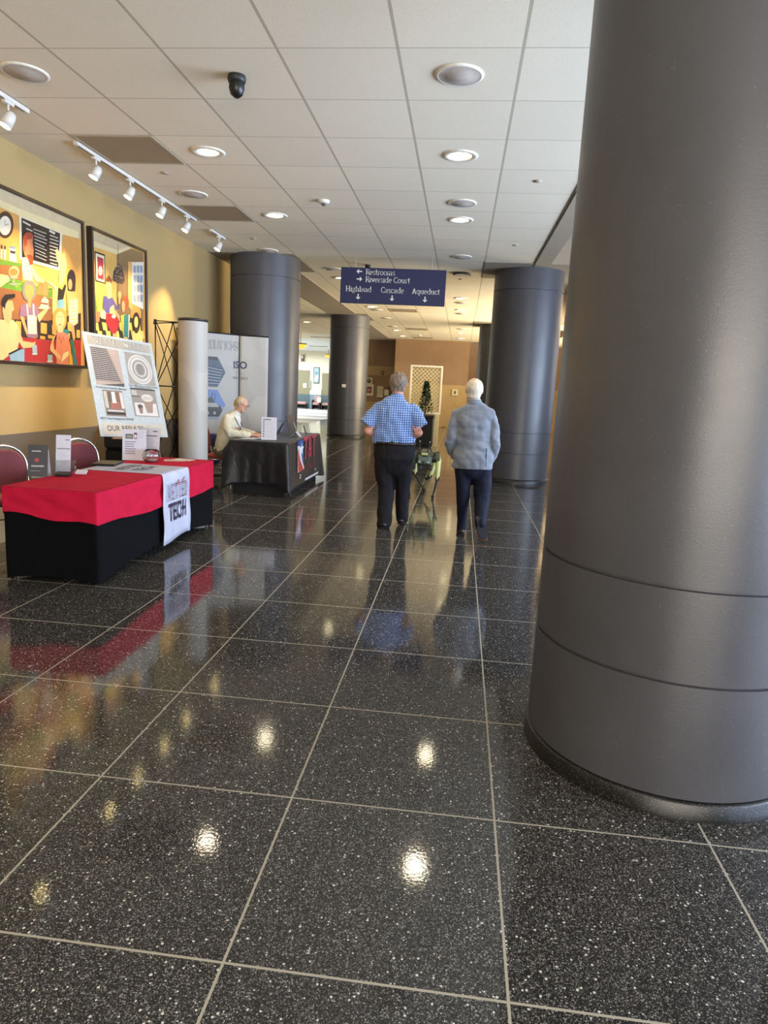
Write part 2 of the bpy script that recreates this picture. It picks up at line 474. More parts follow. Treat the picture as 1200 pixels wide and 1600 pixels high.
# ============================================================ COLUMNS
g = G('column_paint'); X, Y, Z = g.xyz()
base = g.ramp(g.noise(1.6, 4, .6, g.co), [(.3, lin('#424247')), (.7, lin('#4b4b50'))])
base = g.mix(g.math('MULTIPLY', g.math('GREATER_THAN', g.noise(70, 2, .5, g.co), .72), .5), base, lin('#65656a'))
g.bump(g.noise(120, 3, .55, g.co), .10, .004)
M_COL = g.out(base, g.math('ADD', g.math('MULTIPLY', g.noise(3, 3, .6, g.co), .14), .30), 0, **{'Specular_IOR_Level': .55})
g = G('black_terrazzo_base'); g.xyz()
vv = g.node('ShaderNodeTexVoronoi', in_Scale=130.0, in_Vector=g.co)
base = g.mix(g.math('MULTIPLY', g.math('LESS_THAN', vv.outputs['Distance'], .2), .4), lin('#101011'), lin('#aaa69e'))
M_PLIN = g.out(base, .38)
M_GROOVE = mat('#1c1a1a', .7, name='groove_shadow_gap')
def column(x, y, ztop, label, R=.632):
    t = thing('column', label, 'column', (x, y, 0), group='round painted columns of the hall')
    prof = [(R-.012, .075), (R, .085)]
    for zg in (.56, .935, 3.45):
        prof += [(R, zg-.008), (R-.016, zg-.005), (R-.016, zg+.005), (R, zg+.008)]
    prof += [(R, ztop)]
    sh = MB().lathe(prof, (x, y, 0), 0, 96)
    o = sh.build('shaft', M_COL, t)
    import bmesh
    for p_ in o.data.polygons: p_.use_smooth = True
    md = o.modifiers.new('edge', 'EDGE_SPLIT'); md.split_angle = math.radians(35)
    MB().lathe([(R-.03, .078), (R+.004, .078), (R+.011, .070), (R+.013, 0)], (x, y, 0), 0, 96).build('plinth', M_PLIN, t)
    return t
COLS = [column(1.03, 3.15, CZ+.95, 'huge dark grey round column in the right foreground, cut by the frame', .597),
 column(1.10, 13.2, CZ+.95, 'dark grey round column just right of the man in the grey blazer'),
 column(1.09, 23.3, CZ+.95, 'thin looking dark grey column seen past the edge of the one by the blazer man'),
 column(-3.68, 12.62, CZ, 'dark grey round column rising behind the seated man and the display wall'),
 column(-3.70, 22.3, CZ, 'dark grey round column between the bright lobby and the brown end wall')]
for c in COLS: del c['group']
tag(MB().box((-3.78, 21.645, 1.58), (-3.66, 21.672, 1.68), bevel=.004).build('wall_plate', mat('#e8e6df', .5)), 'small white plate fixed on the column beside the bright lobby', 'plate')
# ============================================================ CEILING FITTINGS
M_WHITE = mat('#d9d3c6', .5, name='white_enamel'); M_SPK = mat('#b8ada2', .7, name='speaker_mesh', bump=.5, bscale=400)
M_LAMP = emis('#ffedb8', 11.0, 'lamp_lens'); M_LAMPD = emis('#ffd0b0', 3.0, 'dim_lamp_lens')
def downlight(x, y, lens, lab, grp=None):
    t = thing('ceiling_downlight', lab, 'ceiling light', (x, y, CZ), group=grp)
    MB().lathe([(.165, 0), (.165, -.008), (.15, -.014), (.112, -.010), (.105, .0)], (x, y, CZ), 0, 32).build('trim_ring', M_WHITE, t)
    MB().lathe([(.105, -.004), (.06, -.009), (.0005, -.011)], (x, y, CZ), 0, 32).build('lens', lens, t)
    return t
WARM = (1.0, .86, .62)
DLY = [6.98, 9.44, 17.03, 19.48, 26.82, 29.6]
names = {(-.16, 6.98): 'nearest lit recessed downlight on the right, right of the hanging sign in the photo',
 (-.16, 9.44): 'second lit recessed downlight of the right hand row',
 (-2.64, 6.98): 'dim pinkish recessed downlight nearest the track lights',
 (-2.64, 9.44): 'lit recessed downlight left of the smoke detector, beyond the dim one',
 (-.16, 17.03): 'lit downlight of the right row, first one beyond the level of the sign',
 (-.16, 19.48): 'lit downlight of the right row, second one beyond the sign',
 (-.16, 26.82): 'lit downlight of the right row, next to last before the end wall',
 (-.16, 29.6): 'farthest lit downlight of the right row, at the end wall',
 (-2.64, 17.03): 'lit downlight of the left row hidden by the hanging sign',
 (-2.64, 19.48): 'lit downlight just under the lower edge of the hanging sign',
 (-2.64, 26.82): 'lit downlight of the left row, next to last before the end wall',
 (-2.64, 29.6): 'farthest lit downlight of the left row, at the end wall'}
for x in (-.16, -2.64):
    for y in DLY:
        if x == -2.64 and y == 17.03: continue
        dim = (x == -2.64 and y == 6.98)
        yy = {19.48: 19.42}.get(y, y)
        downlight(x, yy, M_LAMPD if dim else M_LAMP, names[(x, y)])
        spot_light('downlight_beam', (x, yy, CZ-.03), (x, yy, 0), 40 if dim else (90 if y < 12 else 170), WARM, 135, .9, .1)
for x in (-.16, -2.64):
    for y in (-.4, -2.8, 14.55):
        if x == -.16 and y == 14.55: continue
        spot_light('downlight_beam', (x, y, CZ-.03), (x, y, 0), 90, WARM, 135, .9, .1)
for x, y in ((-.16, -.4), (-.16, -2.8), (-2.64, -.4), (-2.64, -2.8)):
    downlight(x, y, M_LAMP, 'lit recessed downlight in the ceiling behind the camera', 'downlights behind the camera')
downlight(-2.64, 14.55, M_LAMP, 'lit downlight right under the bottom edge of the sign, left row')
p = ray_hit(479, 503, 2, CZ); downlight(p.x, p.y, M_LAMP, 'lit downlight of the side lobby, seen between the two left columns')
spot_light('downlight_beam', (p.x, p.y, CZ-.03), (p.x, p.y, 0), 75, WARM, 135, .9, .1)
def speaker(x, y, lab, dark=False):
    t = thing('ceiling_speaker', lab, 'ceiling speaker', (x, y, CZ))
    rr = .172
    MB().lathe([(rr, 0), (rr, -.006), (rr-.012, -.014), (rr-.022, -.012)], (x, y, CZ), 0, 36).build('rim', M_WHITE, t)
    MB().lathe([(rr-.02, -.011), (.095, -.016), (.09, -.019), (.0005, -.024)], (x, y, CZ), 0, 36).build('grille', M_SPK, t)
for x, y, l in [(-.165, 5.30, 'large round ceiling speaker nearest the camera, right of centre'),
 (-3.43, 5.28, 'round pinkish ceiling speaker at the top left edge above the big painting'),
 (-3.40, 8.50, 'round ceiling speaker between the two brown return grilles'),
 (-.145, 8.63, 'round ceiling speaker between the two nearest lit downlights'),
 (-3.43, 11.86, 'flat round ceiling speaker in front of the left dark column'),
 (-.15, 11.91, 'round ceiling speaker right of the sign, above the darker vent'),
 (-2.62, 13.49, 'thin looking round speaker at the upper left corner of the sign'),
 (-2.58, 20.14, 'small looking round speaker beyond the sign, left row'),
 (-2.56, 22.4, 'small looking round speaker in the left row, second beyond the sign'),
 (-.15, 17.87, 'small looking round speaker between far downlights, right row'),
 (-.15, 20.3, 'small looking round speaker beyond the far downlight pair, right row'),
 (-2.64, 25.26, 'farthest round speaker of the left row, before the last two lights'),
 (-.15, 25.16, 'farthest round speaker of the right row, before the last two lights')]:
    speaker(x, y, l)
t = thing('round_vent', 'dark edged round ceiling vent right of the hanging sign', 'vent', (-.14, 13.53, CZ))
MB().lathe([(.17, 0), (.175, -.03), (.16, -.035)], (-.14, 13.53, CZ), 0, 32).build('collar', mat('#2d2824', .6), t)
MB().lathe([(.15, -.04), (.0005, -.045)], (-.14, 13.53, CZ), 0, 32).build('plate', M_WHITE, t)
t = thing('round_vent', 'dark edged round ceiling vent between the two nearest lit lights of the right row', 'vent', (-.14, 8.2, CZ))
for c in (t,): bpy.data.objects.remove(c)
# return grilles
g = G('grille_mesh'); X, Y, Z = g.xyz()
base = g.mix(g.math('MULTIPLY', g.noise(3, 3, .6, g.co), .7), lin('#b9a483'), lin('#97846a'))
base = g.mix(g.math('MAXIMUM', g.line(X, 0, .02, .004), g.line(Y, 0, .02, .004)), base, lin('#86745a'))
M_GRL = g.out(base, .8)
def ret(x0, y0, x1, y1, lab):
    t = thing('return_grille', lab, 'ceiling grille', ((x0+x1)/2, (y0+y1)/2, CZ))
    fr = MB()
    for a, b in (((x0, y0), (x1, y0+.03)), ((x0, y1-.03), (x1, y1)), ((x0, y0+.03), (x0+.03, y1-.03)), ((x1-.03, y0+.03), (x1, y1-.03))):
        fr.box((a[0], a[1], CZ-.008), (b[0], b[1], CZ+.0))
    fr.build('frame', mat('#a79a83', .6), t)
    mo = MB().box((x0+.03, y0+.03, CZ-.005), (x1-.03, y1-.03, CZ)).build('mesh_panel', M_GRL, t)
ret(-3.84, 6.56, -3.03, 7.36, 'brown mesh return grille with dark stains beside the nearest track lights')
ret(-3.84, 9.01, -3.03, 9.82, 'brown mesh return grille by the far end of the track lights')
ret(-2.2, 19.7, -1.4, 20.4, 'flat looking return grille under the lower edge of the sign')
ret(-2.2, 25.6, -1.4, 26.3, 'narrow looking return grille beyond the sign, second of three')
ret(-2.2, 29.8, -1.4, 30.4, 'farthest narrow return grille close to the end wall')
# dark smudges on the first grille
sh = MB()
# dome camera
def dome(x, y, s, lab):
    t = thing('dome_camera', lab, 'security camera', (x, y, CZ))
    MB().lathe([(.075*s, 0), (.08*s, -.03*s), (.07*s, -.06*s), (.0005, -.062*s)], (x, y, CZ), 0, 24).build('mount', mat('#1d1c1c', .5), t)
    MB().lathe([(.062*s, -.055*s), (.068*s, -.10*s), (.052*s, -.15*s), (.025*s, -.172*s), (.0005, -.178*s)], (x, y, CZ), 0, 24).build('dome', mat('#0f0f10', .4), t)
dome(-1.80, 5.33, .85, 'black dome security camera on the near ceiling tiles')
dome(-1.86, 12.95, .7, 'tiny dark dome camera just above the top edge of the sign')
def smoke(x, y, lab):
    t = thing('smoke_detector', lab, 'smoke detector', (x, y, CZ))
    MB().lathe([(.072, 0), (.072, -.02), (.05, -.035), (.0005, -.035)], (x, y, CZ), 0, 24).build('housing', M_WHITE, t)
    MB().lathe([(.03, -.03), (.022, -.06), (.0005, -.062)], (x, y, CZ), 0, 16).build('sensor_head', mat('#55504a', .5), t)
smoke(-1.82, 8.66, 'white smoke detector in the middle of the ceiling')
smoke(-1.86, 28.8, 'tiny smoke detector near the end wall')
for x, y, l in [(.642, 7.73, 'small flush sprinkler cap above the right edge, nearer one'), (.66, 10.9, 'small flush sprinkler cap at right, farther one'), (-3.40, 7.68, 'small flush sprinkler cap between a grille and a speaker at left'),
                (-3.4, 10.95, 'small flush sprinkler cap beyond the second grille'), (-.16, 14.2, 'small flush sprinkler cap right of the sign, beyond the vent')]:
    tag(MB().lathe([(.045, 0), (.045, -.006), (.0005, -.012)], (x, y, CZ), 0, 20).build('sprinkler_cap', mat('#a4957f', .6)), l, 'sprinkler')
# track lights
M_TRK = mat('#cfcac0', .4, name='track_enamel'); M_SPOTL = emis('#ffe39a', 30.0, 'spot_lens')
TX = -3.875
def track(y0, y1, lab):
    t = thing('lighting_track', lab, 'light track', (TX, (y0+y1)/2, CZ))
    MB().box((TX-.022, y0, CZ-.035), (TX+.022, y1, CZ), bevel=.003).build('rail', M_TRK, t)
    MB().box((TX-.006, y0+.05, CZ-.0365), (TX+.006, y1-.05, CZ-.034)).build('slot', mat('#2b2926', .6), t)
track(4.2, 5.98, 'white lighting track at the upper left corner carrying one unlit looking head')
track(6.72, 9.75, 'long white lighting track carrying four shining heads')
track(10.35, 10.95, 'short white lighting track carrying the farthest shining head')
def head(y, target, lab, on=True, power=290):
    target = (WX, y-.75, 1.65)
    c = Vector((TX, y, CZ-.035)); t = thing('track_spotlight', lab, 'spotlight', tuple(c))
    MB().box((TX-.02, y-.06, CZ-.06), (TX+.02, y+.06, CZ-.035), bevel=.004).tube([(TX, y, CZ-.055), (TX, y, CZ-.15)], .009).build('adapter', M_TRK, t)
    piv = Vector((TX, y, CZ-.17)); d = (Vector(target)-piv).normalized()
    q = d.to_track_quat('Z', 'Y').to_matrix()
    hs = MB().lathe([(.0005, -.06), (.035, -.055), (.048, -.02), (.052, .07), (.046, .07), (.040, .03)], piv, 0, 20, M=q).build('lamp_housing', M_TRK, t)
    ln = MB().lathe([(.047, .066), (.0005, .070)], piv, 0, 20, M=q)
    ln.build('lens', M_SPOTL if on else mat('#6a655c', .3), hs)
    if on: spot_light('track_beam', piv+d*.09, target, power, (1.0, .72, .32), 56, .7, .03)
head(5.72, (WX, 5.6, 2.4), 'white track spotlight head at the top left edge, seen from the side', True, 280)
head(7.10, (WX, 7.3, 2.2), 'nearest starry bright track spotlight')
head(7.83, (WX, 8.1, 2.2), 'second bright track spotlight from the camera on the long track')
head(8.66, (WX, 8.9, 2.2), 'third bright track spotlight from the camera on the long track')
head(9.45, (WX, 9.8, 2.1), 'last bright track spotlight on the long track')
head(10.70, (WX, 10.9, 2.2), 'bright track spotlight alone on the short far track', True, 280)
# ============================================================ PAINTINGS ON THE LEFT WALL
M_FR = mat('#2c1c16', .35, name='dark_picture_frame', noise=.02)
def clip_poly(pts, x0, y0, x1, y1):
    def cl(ps, ins, cut):
        out = []
        for i in range(len(ps)):
            a, b = ps[i-1], ps[i]
            if ins(b):
                if not ins(a): out.append(cut(a, b))
                out.append(b)
            elif ins(a): out.append(cut(a, b))
        return out
    def cx(v): return lambda a, b: (v, a[1]+(b[1]-a[1])*(v-a[0])/(b[0]-a[0]))
    def cy(v): return lambda a, b: (a[0]+(b[0]-a[0])*(v-a[1])/(b[1]-a[1]), v)
    for ins, cut in ((lambda p: p[0] >= x0, cx(x0)), (lambda p: p[0] <= x1, cx(x1)), (lambda p: p[1] >= y0, cy(y0)), (lambda p: p[1] <= y1, cy(y1))):
        if len(pts) < 3: return []
        pts = cl(pts, ins, cut)
    return pts
def painting(y0, y1, z0, z1, label, fn, shapes):
    t = thing('framed_painting', label, 'painting', (WX, (y0+y1)/2, z0))
    fr = MB(); w_, d_ = .035, .075
    for a, b in (((y0, z0), (y1, z0+w_)), ((y0, z1-w_), (y1, z1)), ((y0, z0+w_), (y0+w_, z1-w_)), ((y1-w_, z0+w_), (y1, z1-w_))):
        fr.box((WX, a[0], a[1]), (WX+d_, b[0], b[1]), bevel=.004)
    fr.build('frame', M_FR, t)
    s = Sheet((WX+.05, 0, 0), (0, 1, 0), (0, 0, 1), eps=.00006)
    tone = lambda c: '#%02x%02x%02x' % tuple(int(int(c[i:i+2], 16)*.83) for i in (1, 3, 5))   # colours were picked as lit by the spots, so darken them evenly
    bx = (y0+w_, z0+w_, y1-w_, z1-w_)
    s.rect(tone('#dca552'), *bx)
    def px2(pts): return s.px(pts, fn)
    for sh in shapes:
        kind, col = sh[0], sh[1]
        if kind == 'p': pts = px2(sh[2])
        elif kind == 'e':
            cx, cy, rx, ry = sh[2:6]
            pts = px2([(cx+rx*math.cos(a*PI/10), cy+ry*math.sin(a*PI/10)) for a in range(20)])
        elif kind == 'l':
            (ax, ay), (bx_, by_), w = sh[2], sh[3], sh[4]
            d = Vector((bx_-ax, by_-ay)).normalized(); n = Vector((-d.y, d.x))*w/2
            pts = px2([(ax+n.x, ay+n.y), (bx_+n.x, by_+n.y), (bx_-n.x, by_-n.y), (ax-n.x, ay-n.y)])
        pts = clip_poly(pts, *bx)
        if len(pts) > 2: s.poly(tone(col), pts, rough=.35)
    s.build('canvas', t)
    return t
rr = random.Random(3)
f1 = lambda p: (p[0]*.175, 300+p[1]*.175)
S1 = [('p', '#d9a052', [(-500, -30), (700, 400), (700, 1300), (-500, 1300)]),
 ('p', '#cdbd9b', [(-500, -300), (720, 250), (720, 420), (560, 375), (170, 205), (-500, -90)]),
 ('p', '#e9d8a6', [(-500, -150), (170, 145), (700, 355), (700, 415), (560, 378), (170, 210), (-500, -90)]),
 ('p', '#edcb62', [(190, 640), (520, 700), (600, 720), (600, 1050), (465, 1100), (300, 800), (190, 780)]),
 ('e', '#4a2f20', 45, 293, 76, 122), ('e', '#efe6cd', 45, 300, 54, 86), ('l', '#33261f', (45, 300), (75, 285), 5), ('l', '#33261f', (45, 300), (42, 250), 4),
 ('p', '#efe6cc', [(172, 212), (556, 372), (540, 705), (178, 600)]), ('p', '#2d241f', [(190, 228), (537, 370), (520, 672), (195, 582)])]
for k in range(9):
    S1.append(('l', '#cfc6b4', (300+k*2, 330+k*30), (420-rr.random()*30, 372+k*30), 7))
    S1.append(('l', '#cfc6b4', (448-rr.random()*6, 385+k*31), (525-rr.random()*20, 412+k*30), 9))
S1 += [('l', '#d8cfbd', (202, 262), (270, 300), 14), ('l', '#d8cfbd', (232, 325), (290, 350), 10), ('l', '#e2d9c8', (440, 345), (490, 372), 18),
 ('p', '#f4ecd4', [(5, 480), (20, 480), (20, 595), (5, 590)]), ('p', '#f4ecd4', [(32, 490), (50, 490), (52, 605), (36, 600)]), ('e', '#2b2320', 13, 490, 9, 22), ('e', '#2b2320', 42, 497, 9, 20),
 ('p', '#ecdfc0', [(84, 500), (140, 515), (148, 630), (84, 615)]), ('p', '#3a332f', [(84, 520), (140, 530), (132, 555), (92, 545)]), ('p', '#7f8ea0', [(84, 478), (136, 490), (138, 512), (84, 500)]),
 ('p', '#a96c3a', [(-500, 560), (0, 600), (195, 660), (200, 800), (-500, 800)]), ('p', '#6f9a33', [(-500, 540), (0, 600), (190, 640), (195, 668), (-500, 600)]),
 ('p', '#a5683a', [(-500, 800), (0, 850), (465, 950), (470, 1130), (430, 1170), (-500, 1110)]),
 ('p', '#6fa233', [(-500, 660), (0, 740), (90, 765), (330, 840), (465, 860), (462, 945), (0, 850), (-500, 790)])]
for k in range(26):
    x = rr.uniform(0, 450); S1.append(('e', rr.choice(['#8fc04a', '#4f7f26', '#b5d25f']), x, 790+x*.22+rr.uniform(-20, 25), 12, 4))
S1 += [('p', '#f3d27a', [(465, 860), (530, 880), (500, 1100), (466, 1090)]),
 ('l', '#a8a294', (120, 760), (122, 815), 10), ('e', '#a8a294', 120, 822, 38, 11), ('e', '#cbb588', 122, 712, 48, 52), ('e', '#d9853f', 118, 715, 36, 32), ('e', '#a8a294', 120, 765, 44, 9),
 ('p', '#f3dc92', [(-200, 700), (70, 745), (85, 790), (0, 850), (-200, 830)]),
 ('p', '#c98b4a', [(330, 850), (345, 800), (385, 790), (395, 900), (380, 920), (325, 915)]), ('p', '#d59a58', [(380, 850), (400, 790), (428, 830), (428, 930), (382, 925)]),
 ('p', '#34261f', [(-500, 1110), (430, 1150), (720, 1080), (720, 1330), (215, 1310), (-500, 1300)])]
for x, y, w_, h in [(140, 1150, 45, 110), (360, 1165, 55, 95), (355, 1283, 45, 28), (425, 1275, 45, 30), (462, 1180, 40, 90), (600, 1160, 40, 80), (560, 1250, 60, 50), (680, 1230, 30, 70), (640, 1390, 60, 90), (615, 1450, 30, 110), (270, 1270, 50, 30)]:
    S1.append(('p', '#e2ab4c', [(x, y), (x+w_, y+w_*.15), (x+w_, y+h+w_*.15), (x, y+h)]))
S1 += [('p', '#b22d31', [(-500, 1270), (215, 1298), (500, 1332), (502, 1565), (-500, 1530)]), ('p', '#b22d31', [(660, 1318), (720, 1325), (720, 1600), (682, 1560)]),
 # bearded man leaning by the board
 ('p', '#ead9b0', [(190, 595), (215, 580), (262, 600), (288, 660), (285, 795), (212, 780), (192, 700)]), ('p', '#edd49c', [(275, 650), (350, 765), (395, 780), (380, 810), (320, 800), (270, 720)]),
 ('p', '#c98056', [(205, 390), (240, 365), (292, 390), (286, 450), (298, 520), (290, 590), (262, 620), (215, 565), (198, 500)]), ('p', '#a5452f', [(205, 400), (225, 362), (270, 362), (295, 390), (280, 420), (240, 425), (232, 485), (205, 480)]),
 ('p', '#9c4a2c', [(235, 560), (270, 560), (296, 585), (288, 645), (262, 655)]), ('e', '#c4603f', 212, 505, 12, 30),
 # baker reaching up
 ('p', '#f0d28a', [(490, 515), (510, 510), (530, 545), (575, 560), (592, 640), (570, 760), (548, 835), (518, 815), (530, 660), (500, 600)]), ('e', '#e9bb79', 560, 560, 22, 22), ('p', '#f4e0a4', [(440, 800), (520, 860), (510, 880), (400, 790)]),
 # woman with dark bob
 ('p', '#e0a468', [(588, 885), (640, 890), (690, 960), (690, 1100), (600, 1100)]), ('p', '#e8bd92', [(618, 960), (690, 950), (692, 1170), (655, 1195), (610, 1170)]), ('e', '#2b2527', 634, 790, 38, 98), ('p', '#2b2527', [(600, 790), (670, 790), (668, 885), (606, 880)]), ('e', '#d99862', 622, 825, 18, 48)]
for k in range(6): S1.append(('l', '#f7ead0', (615, 985+k*34), (690, 978+k*34), 9))
S1 += [('p', '#d99f6c', [(625, 1190), (655, 1195), (668, 1300), (650, 1340)]), ('p', '#2e7378', [(622, 1310), (650, 1330), (690, 1560), (655, 1560)]),
 ('p', '#2b2422', [(515, 850), (550, 872), (575, 820), (588, 835), (560, 960), (510, 972)]), ('p', '#82b0bc', [(505, 970), (565, 955), (572, 1040), (508, 1045)]),
 # waitress
 ('p', '#96708a', [(178, 1015), (235, 985), (285, 985), (325, 1020), (345, 1085), (315, 1110), (335, 1300), (238, 1300), (232, 1110), (168, 1110)]),
 ('e', '#8c857b', 255, 882, 64, 92), ('e', '#dc9b59', 256, 885, 42, 62), ('p', '#dc9b59', [(240, 940), (275, 940), (270, 1030), (250, 1030)]),
 ('p', '#f3e5c0', [(230, 1000), (243, 1000), (248, 1100), (290, 1100), (285, 1000), (298, 1000), (305, 1105), (322, 1110), (322, 1270), (246, 1265), (240, 1110)]),
 ('p', '#e8ab68', [(172, 1110), (205, 1112), (240, 1240), (238, 1290), (215, 1230)]), ('p', '#f0bf80', [(325, 1100), (400, 1040), (425, 1050), (400, 1085), (345, 1165)]),
 ('e', '#d9cdb2', 390, 1035, 56, 11), ('p', '#f0e4b8', [(368, 955), (395, 935), (428, 965), (428, 1030), (350, 1028)]), ('p', '#a34a2a', [(360, 985), (425, 995), (424, 1008), (356, 1000)]),
 # young man in a cream shirt
 ('p', '#2f6f76', [(-30, 1140), (60, 1150), (70, 1420), (30, 1400)]), ('p', '#f0cb8c', [(-60, 1130), (20, 1140), (110, 1140), (150, 1180), (180, 1260), (150, 1400), (90, 1445), (20, 1500), (-60, 1500)]),
 ('p', '#eab47a', [(30, 965), (105, 970), (118, 1030), (120, 1055), (100, 1070), (98, 1125), (70, 1180), (30, 1140), (15, 1060)]),
 ('p', '#29201f', [(10, 960), (40, 915), (130, 910), (128, 940), (70, 955), (45, 1000), (40, 1045), (8, 1010)]),
 ('p', '#eebc80', [(150, 1190), (200, 1330), (290, 1345), (312, 1330), (300, 1385), (200, 1395), (140, 1300)]), ('p', '#8fb2c4', [(75, 1445), (120, 1420), (212, 1400), (212, 1540), (90, 1525)]), ('l', '#2b2422', (70, 1450), (180, 1395), 16),
 ('p', '#9cb6c2', [(282, 1362), (322, 1366), (326, 1440), (284, 1436)]), ('e', '#c3d2d8', 304, 1446, 26, 8), ('p', '#9cb6c2', [(418, 1445), (462, 1450), (460, 1510), (420, 1505)]), ('e', '#c3d2d8', 440, 1512, 28, 9), ('e', '#3a2c22', 440, 1448, 20, 5),
 # blond woman
 ('p', '#2f8288', [(505, 1222), (608, 1228), (606, 1270), (505, 1262)]), ('e', '#dfa045', 526, 1140, 64, 106), ('p', '#eebf8a', [(510, 1180), (550, 1180), (560, 1260), (505, 1260)]), ('e', '#f0c48c', 530, 1140, 40, 74),
 ('p', '#e48a72', [(500, 1255), (560, 1250), (610, 1280), (612, 1440), (600, 1540), (500, 1545), (490, 1440)]), ('p', '#eebd8c', [(495, 1265), (470, 1340), (478, 1400), (540, 1470), (530, 1500), (440, 1415), (440, 1380), (470, 1290)]),
 ('l', '#5c3328', (520, 1290), (540, 1350), 4), ('l', '#5c3328', (565, 1285), (540, 1350), 4), ('p', '#f2e2b0', [(560, 1440), (608, 1420), (606, 1460), (540, 1520)]), ('e', '#b94a3a', 530, 1183, 10, 6), ('l', '#6a3d28', (505, 1110), (522, 1112), 4), ('l', '#6a3d28', (540, 1112), (556, 1110), 4)]
painting(6.0, 7.975, 1.675, 3.365, 'large framed cafe scene painting at the left edge with a blackboard and a wall clock', f1, S1)

f2 = lambda p: (130+p[0]*.1188, 350+p[1]*.1188)
S2 = [('p', '#deb05c', [(60, 250), (440, 400), (440, 1800), (60, 1800)]), ('p', '#ecd95e', [(60, 640), (150, 740), (300, 790), (300, 1300), (60, 1300)]),
 ('p', '#8b704a', [(440, 398), (620, 322), (790, 380), (790, 1800), (440, 1800)]), ('p', '#c99a52', [(760, 1080), (640, 1050), (620, 1200), (760, 1500)]),
 ('p', '#c6b592', [(60, 60), (640, 310), (440, 398), (60, 260)]), ('p', '#e4d2a4', [(60, 190), (440, 345), (600, 300), (625, 325), (440, 400), (60, 270)]),
 ('p', '#46291f', [(146, 352), (285, 402), (293, 792), (160, 755)]), ('p', '#ecdfbf', [(163, 382), (276, 422), (280, 772), (172, 737)]), ('p', '#a83448', [(183, 425), (264, 455), (268, 738), (193, 712)]), ('e', '#eed9b8', 226, 615, 28, 62),
 ('l', '#4a3a2c', (457, 270), (460, 520), 5), ('p', '#443a35', [(460, 512), (500, 550), (530, 650), (548, 740), (520, 792), (440, 775), (385, 742), (398, 620)])]
for k in range(60):
    v = rr.random(); hw = 20+v*70
    S2.append(('e', rr.choice(['#8f5a4a', '#6f7a86', '#a08a60', '#2f3a44', '#7d4450', '#c2b08c']), 463+rr.uniform(-hw, hw), 545+v*220, 8, 5))
S2 += [('p', '#dcae6a', [(586, 492), (650, 500), (640, 1040), (640, 1140), (585, 1080)]), ('p', '#efe7d6', [(640, 500), (790, 500), (790, 1125), (636, 1040)])]
for i in range(4):
    for j in range(3): S2.append(('p', '#93a2b6', [(655+j*44, 545+i*128), (690+j*44, 550+i*128), (690+j*44, 645+i*128), (655+j*44, 635+i*128)]))
S2 += [('p', '#33261f', [(60, 1210), (250, 1225), (760, 1240), (790, 1800), (60, 1800)])]
for k in range(16): S2.append(('p', '#e8d468', [(130+(k % 6)*110+(k//6)*50, 1290+(k//6)*110), (190+(k % 6)*110+(k//6)*50, 1300+(k//6)*110), (205+(k % 6)*110+(k//6)*50, 1400+(k//6)*110), (150+(k % 6)*110+(k//6)*50, 1395+(k//6)*110)]))
S2 += [('p', '#dd8858', [(128, 1145), (216, 1150), (205, 1292), (140, 1285)])]
for dx, dy in [(-15, 870), (10, 930), (55, 960), (30, 1060), (-25, 1000), (75, 1100)]: S2.append(('p', '#8fa845', [(150, 1150), (172, 1150), (160+dx, dy)]))
S2 += [('p', '#f0e2ae', [(215, 1150), (300, 1120), (330, 1260), (230, 1240)]),
 ('p', '#5b5596', [(262, 945), (310, 950), (375, 962), (440, 1085), (468, 1050), (468, 1110), (425, 1130), (400, 1180), (290, 1172), (253, 1100)]), ('p', '#e9bd84', [(305, 900), (360, 900), (372, 965), (330, 985), (305, 960)]),
 ('p', '#edc189', [(296, 755), (364, 765), (371, 860), (348, 925), (315, 920), (298, 860)]), ('p', '#8e4a2c', [(290, 725), (330, 672), (372, 735), (360, 785), (345, 755), (300, 765)]),
 ('p', '#b02a30', [(290, 1175), (400, 1185), (470, 1180), (468, 1345), (420, 1445), (370, 1440), (290, 1300)]), ('p', '#e4b682', [(345, 1100), (395, 1060), (410, 1140), (470, 1200), (480, 1290), (430, 1200), (340, 1170)]), ('e', '#d7cfc0', 395, 1215, 28, 26),
 ('e', '#e0ab74', 472, 935, 26, 52), ('p', '#e0ab74', [(455, 960), (485, 960), (478, 1050), (460, 1050)]),
 ('p', '#c3cd55', [(488, 1205), (545, 1185), (545, 1440), (490, 1400)]), ('e', '#bf5232', 548, 1035, 46, 92), ('e', '#e7b283', 522, 1085, 22, 74), ('p', '#318c92', [(532, 1200), (606, 1192), (592, 1500), (527, 1480)]), ('p', '#cfd8cf', [(590, 1195), (608, 1192), (594, 1500), (582, 1495)]),
 ('p', '#f1e59b', [(640, 1450), (670, 1390), (740, 1395), (775, 1480), (775, 1700), (640, 1700)]), ('e', '#35291f', 692, 1300, 48, 140), ('e', '#f2dd8f', 690, 1290, 26, 74),
 ('p', '#e8ab68', [(380, 1440), (430, 1445), (440, 1600), (385, 1600)])]
painting(8.14, 9.60, 1.675, 3.355, 'second smaller framed painting of people in a cafe corner with a beaded hanging lamp', f2, S2)
# two round hooks under the first frame are not visible; the wall light pool comes from the track lights

# ============================================================ HANGING SIGN
SY = 12.0
tl = ray_hit(533, 417, 1, SY); br = ray_hit(694, 479, 1, SY); sx0, sx1 = tl.x, br.x+.003; sz0, sz1 = br.z, tl.z
sign = thing('hanging_sign', 'long navy blue direction sign with white lettering hanging from the ceiling', 'sign', ((sx0+sx1)/2, SY, sz1))
MB().box((sx0, SY, sz0), (sx1, SY+.04, sz1), bevel=.004).build('panel', mat('#1d2049', .45, name='navy_sign'), sign)
for xx in (sx0+.25, sx1-.25):
    MB().tube([(xx, SY+.02, sz1-.01), (xx, SY+.02, CZ)], .004).build('hanger_wire', mat('#b0a796', .4), sign)
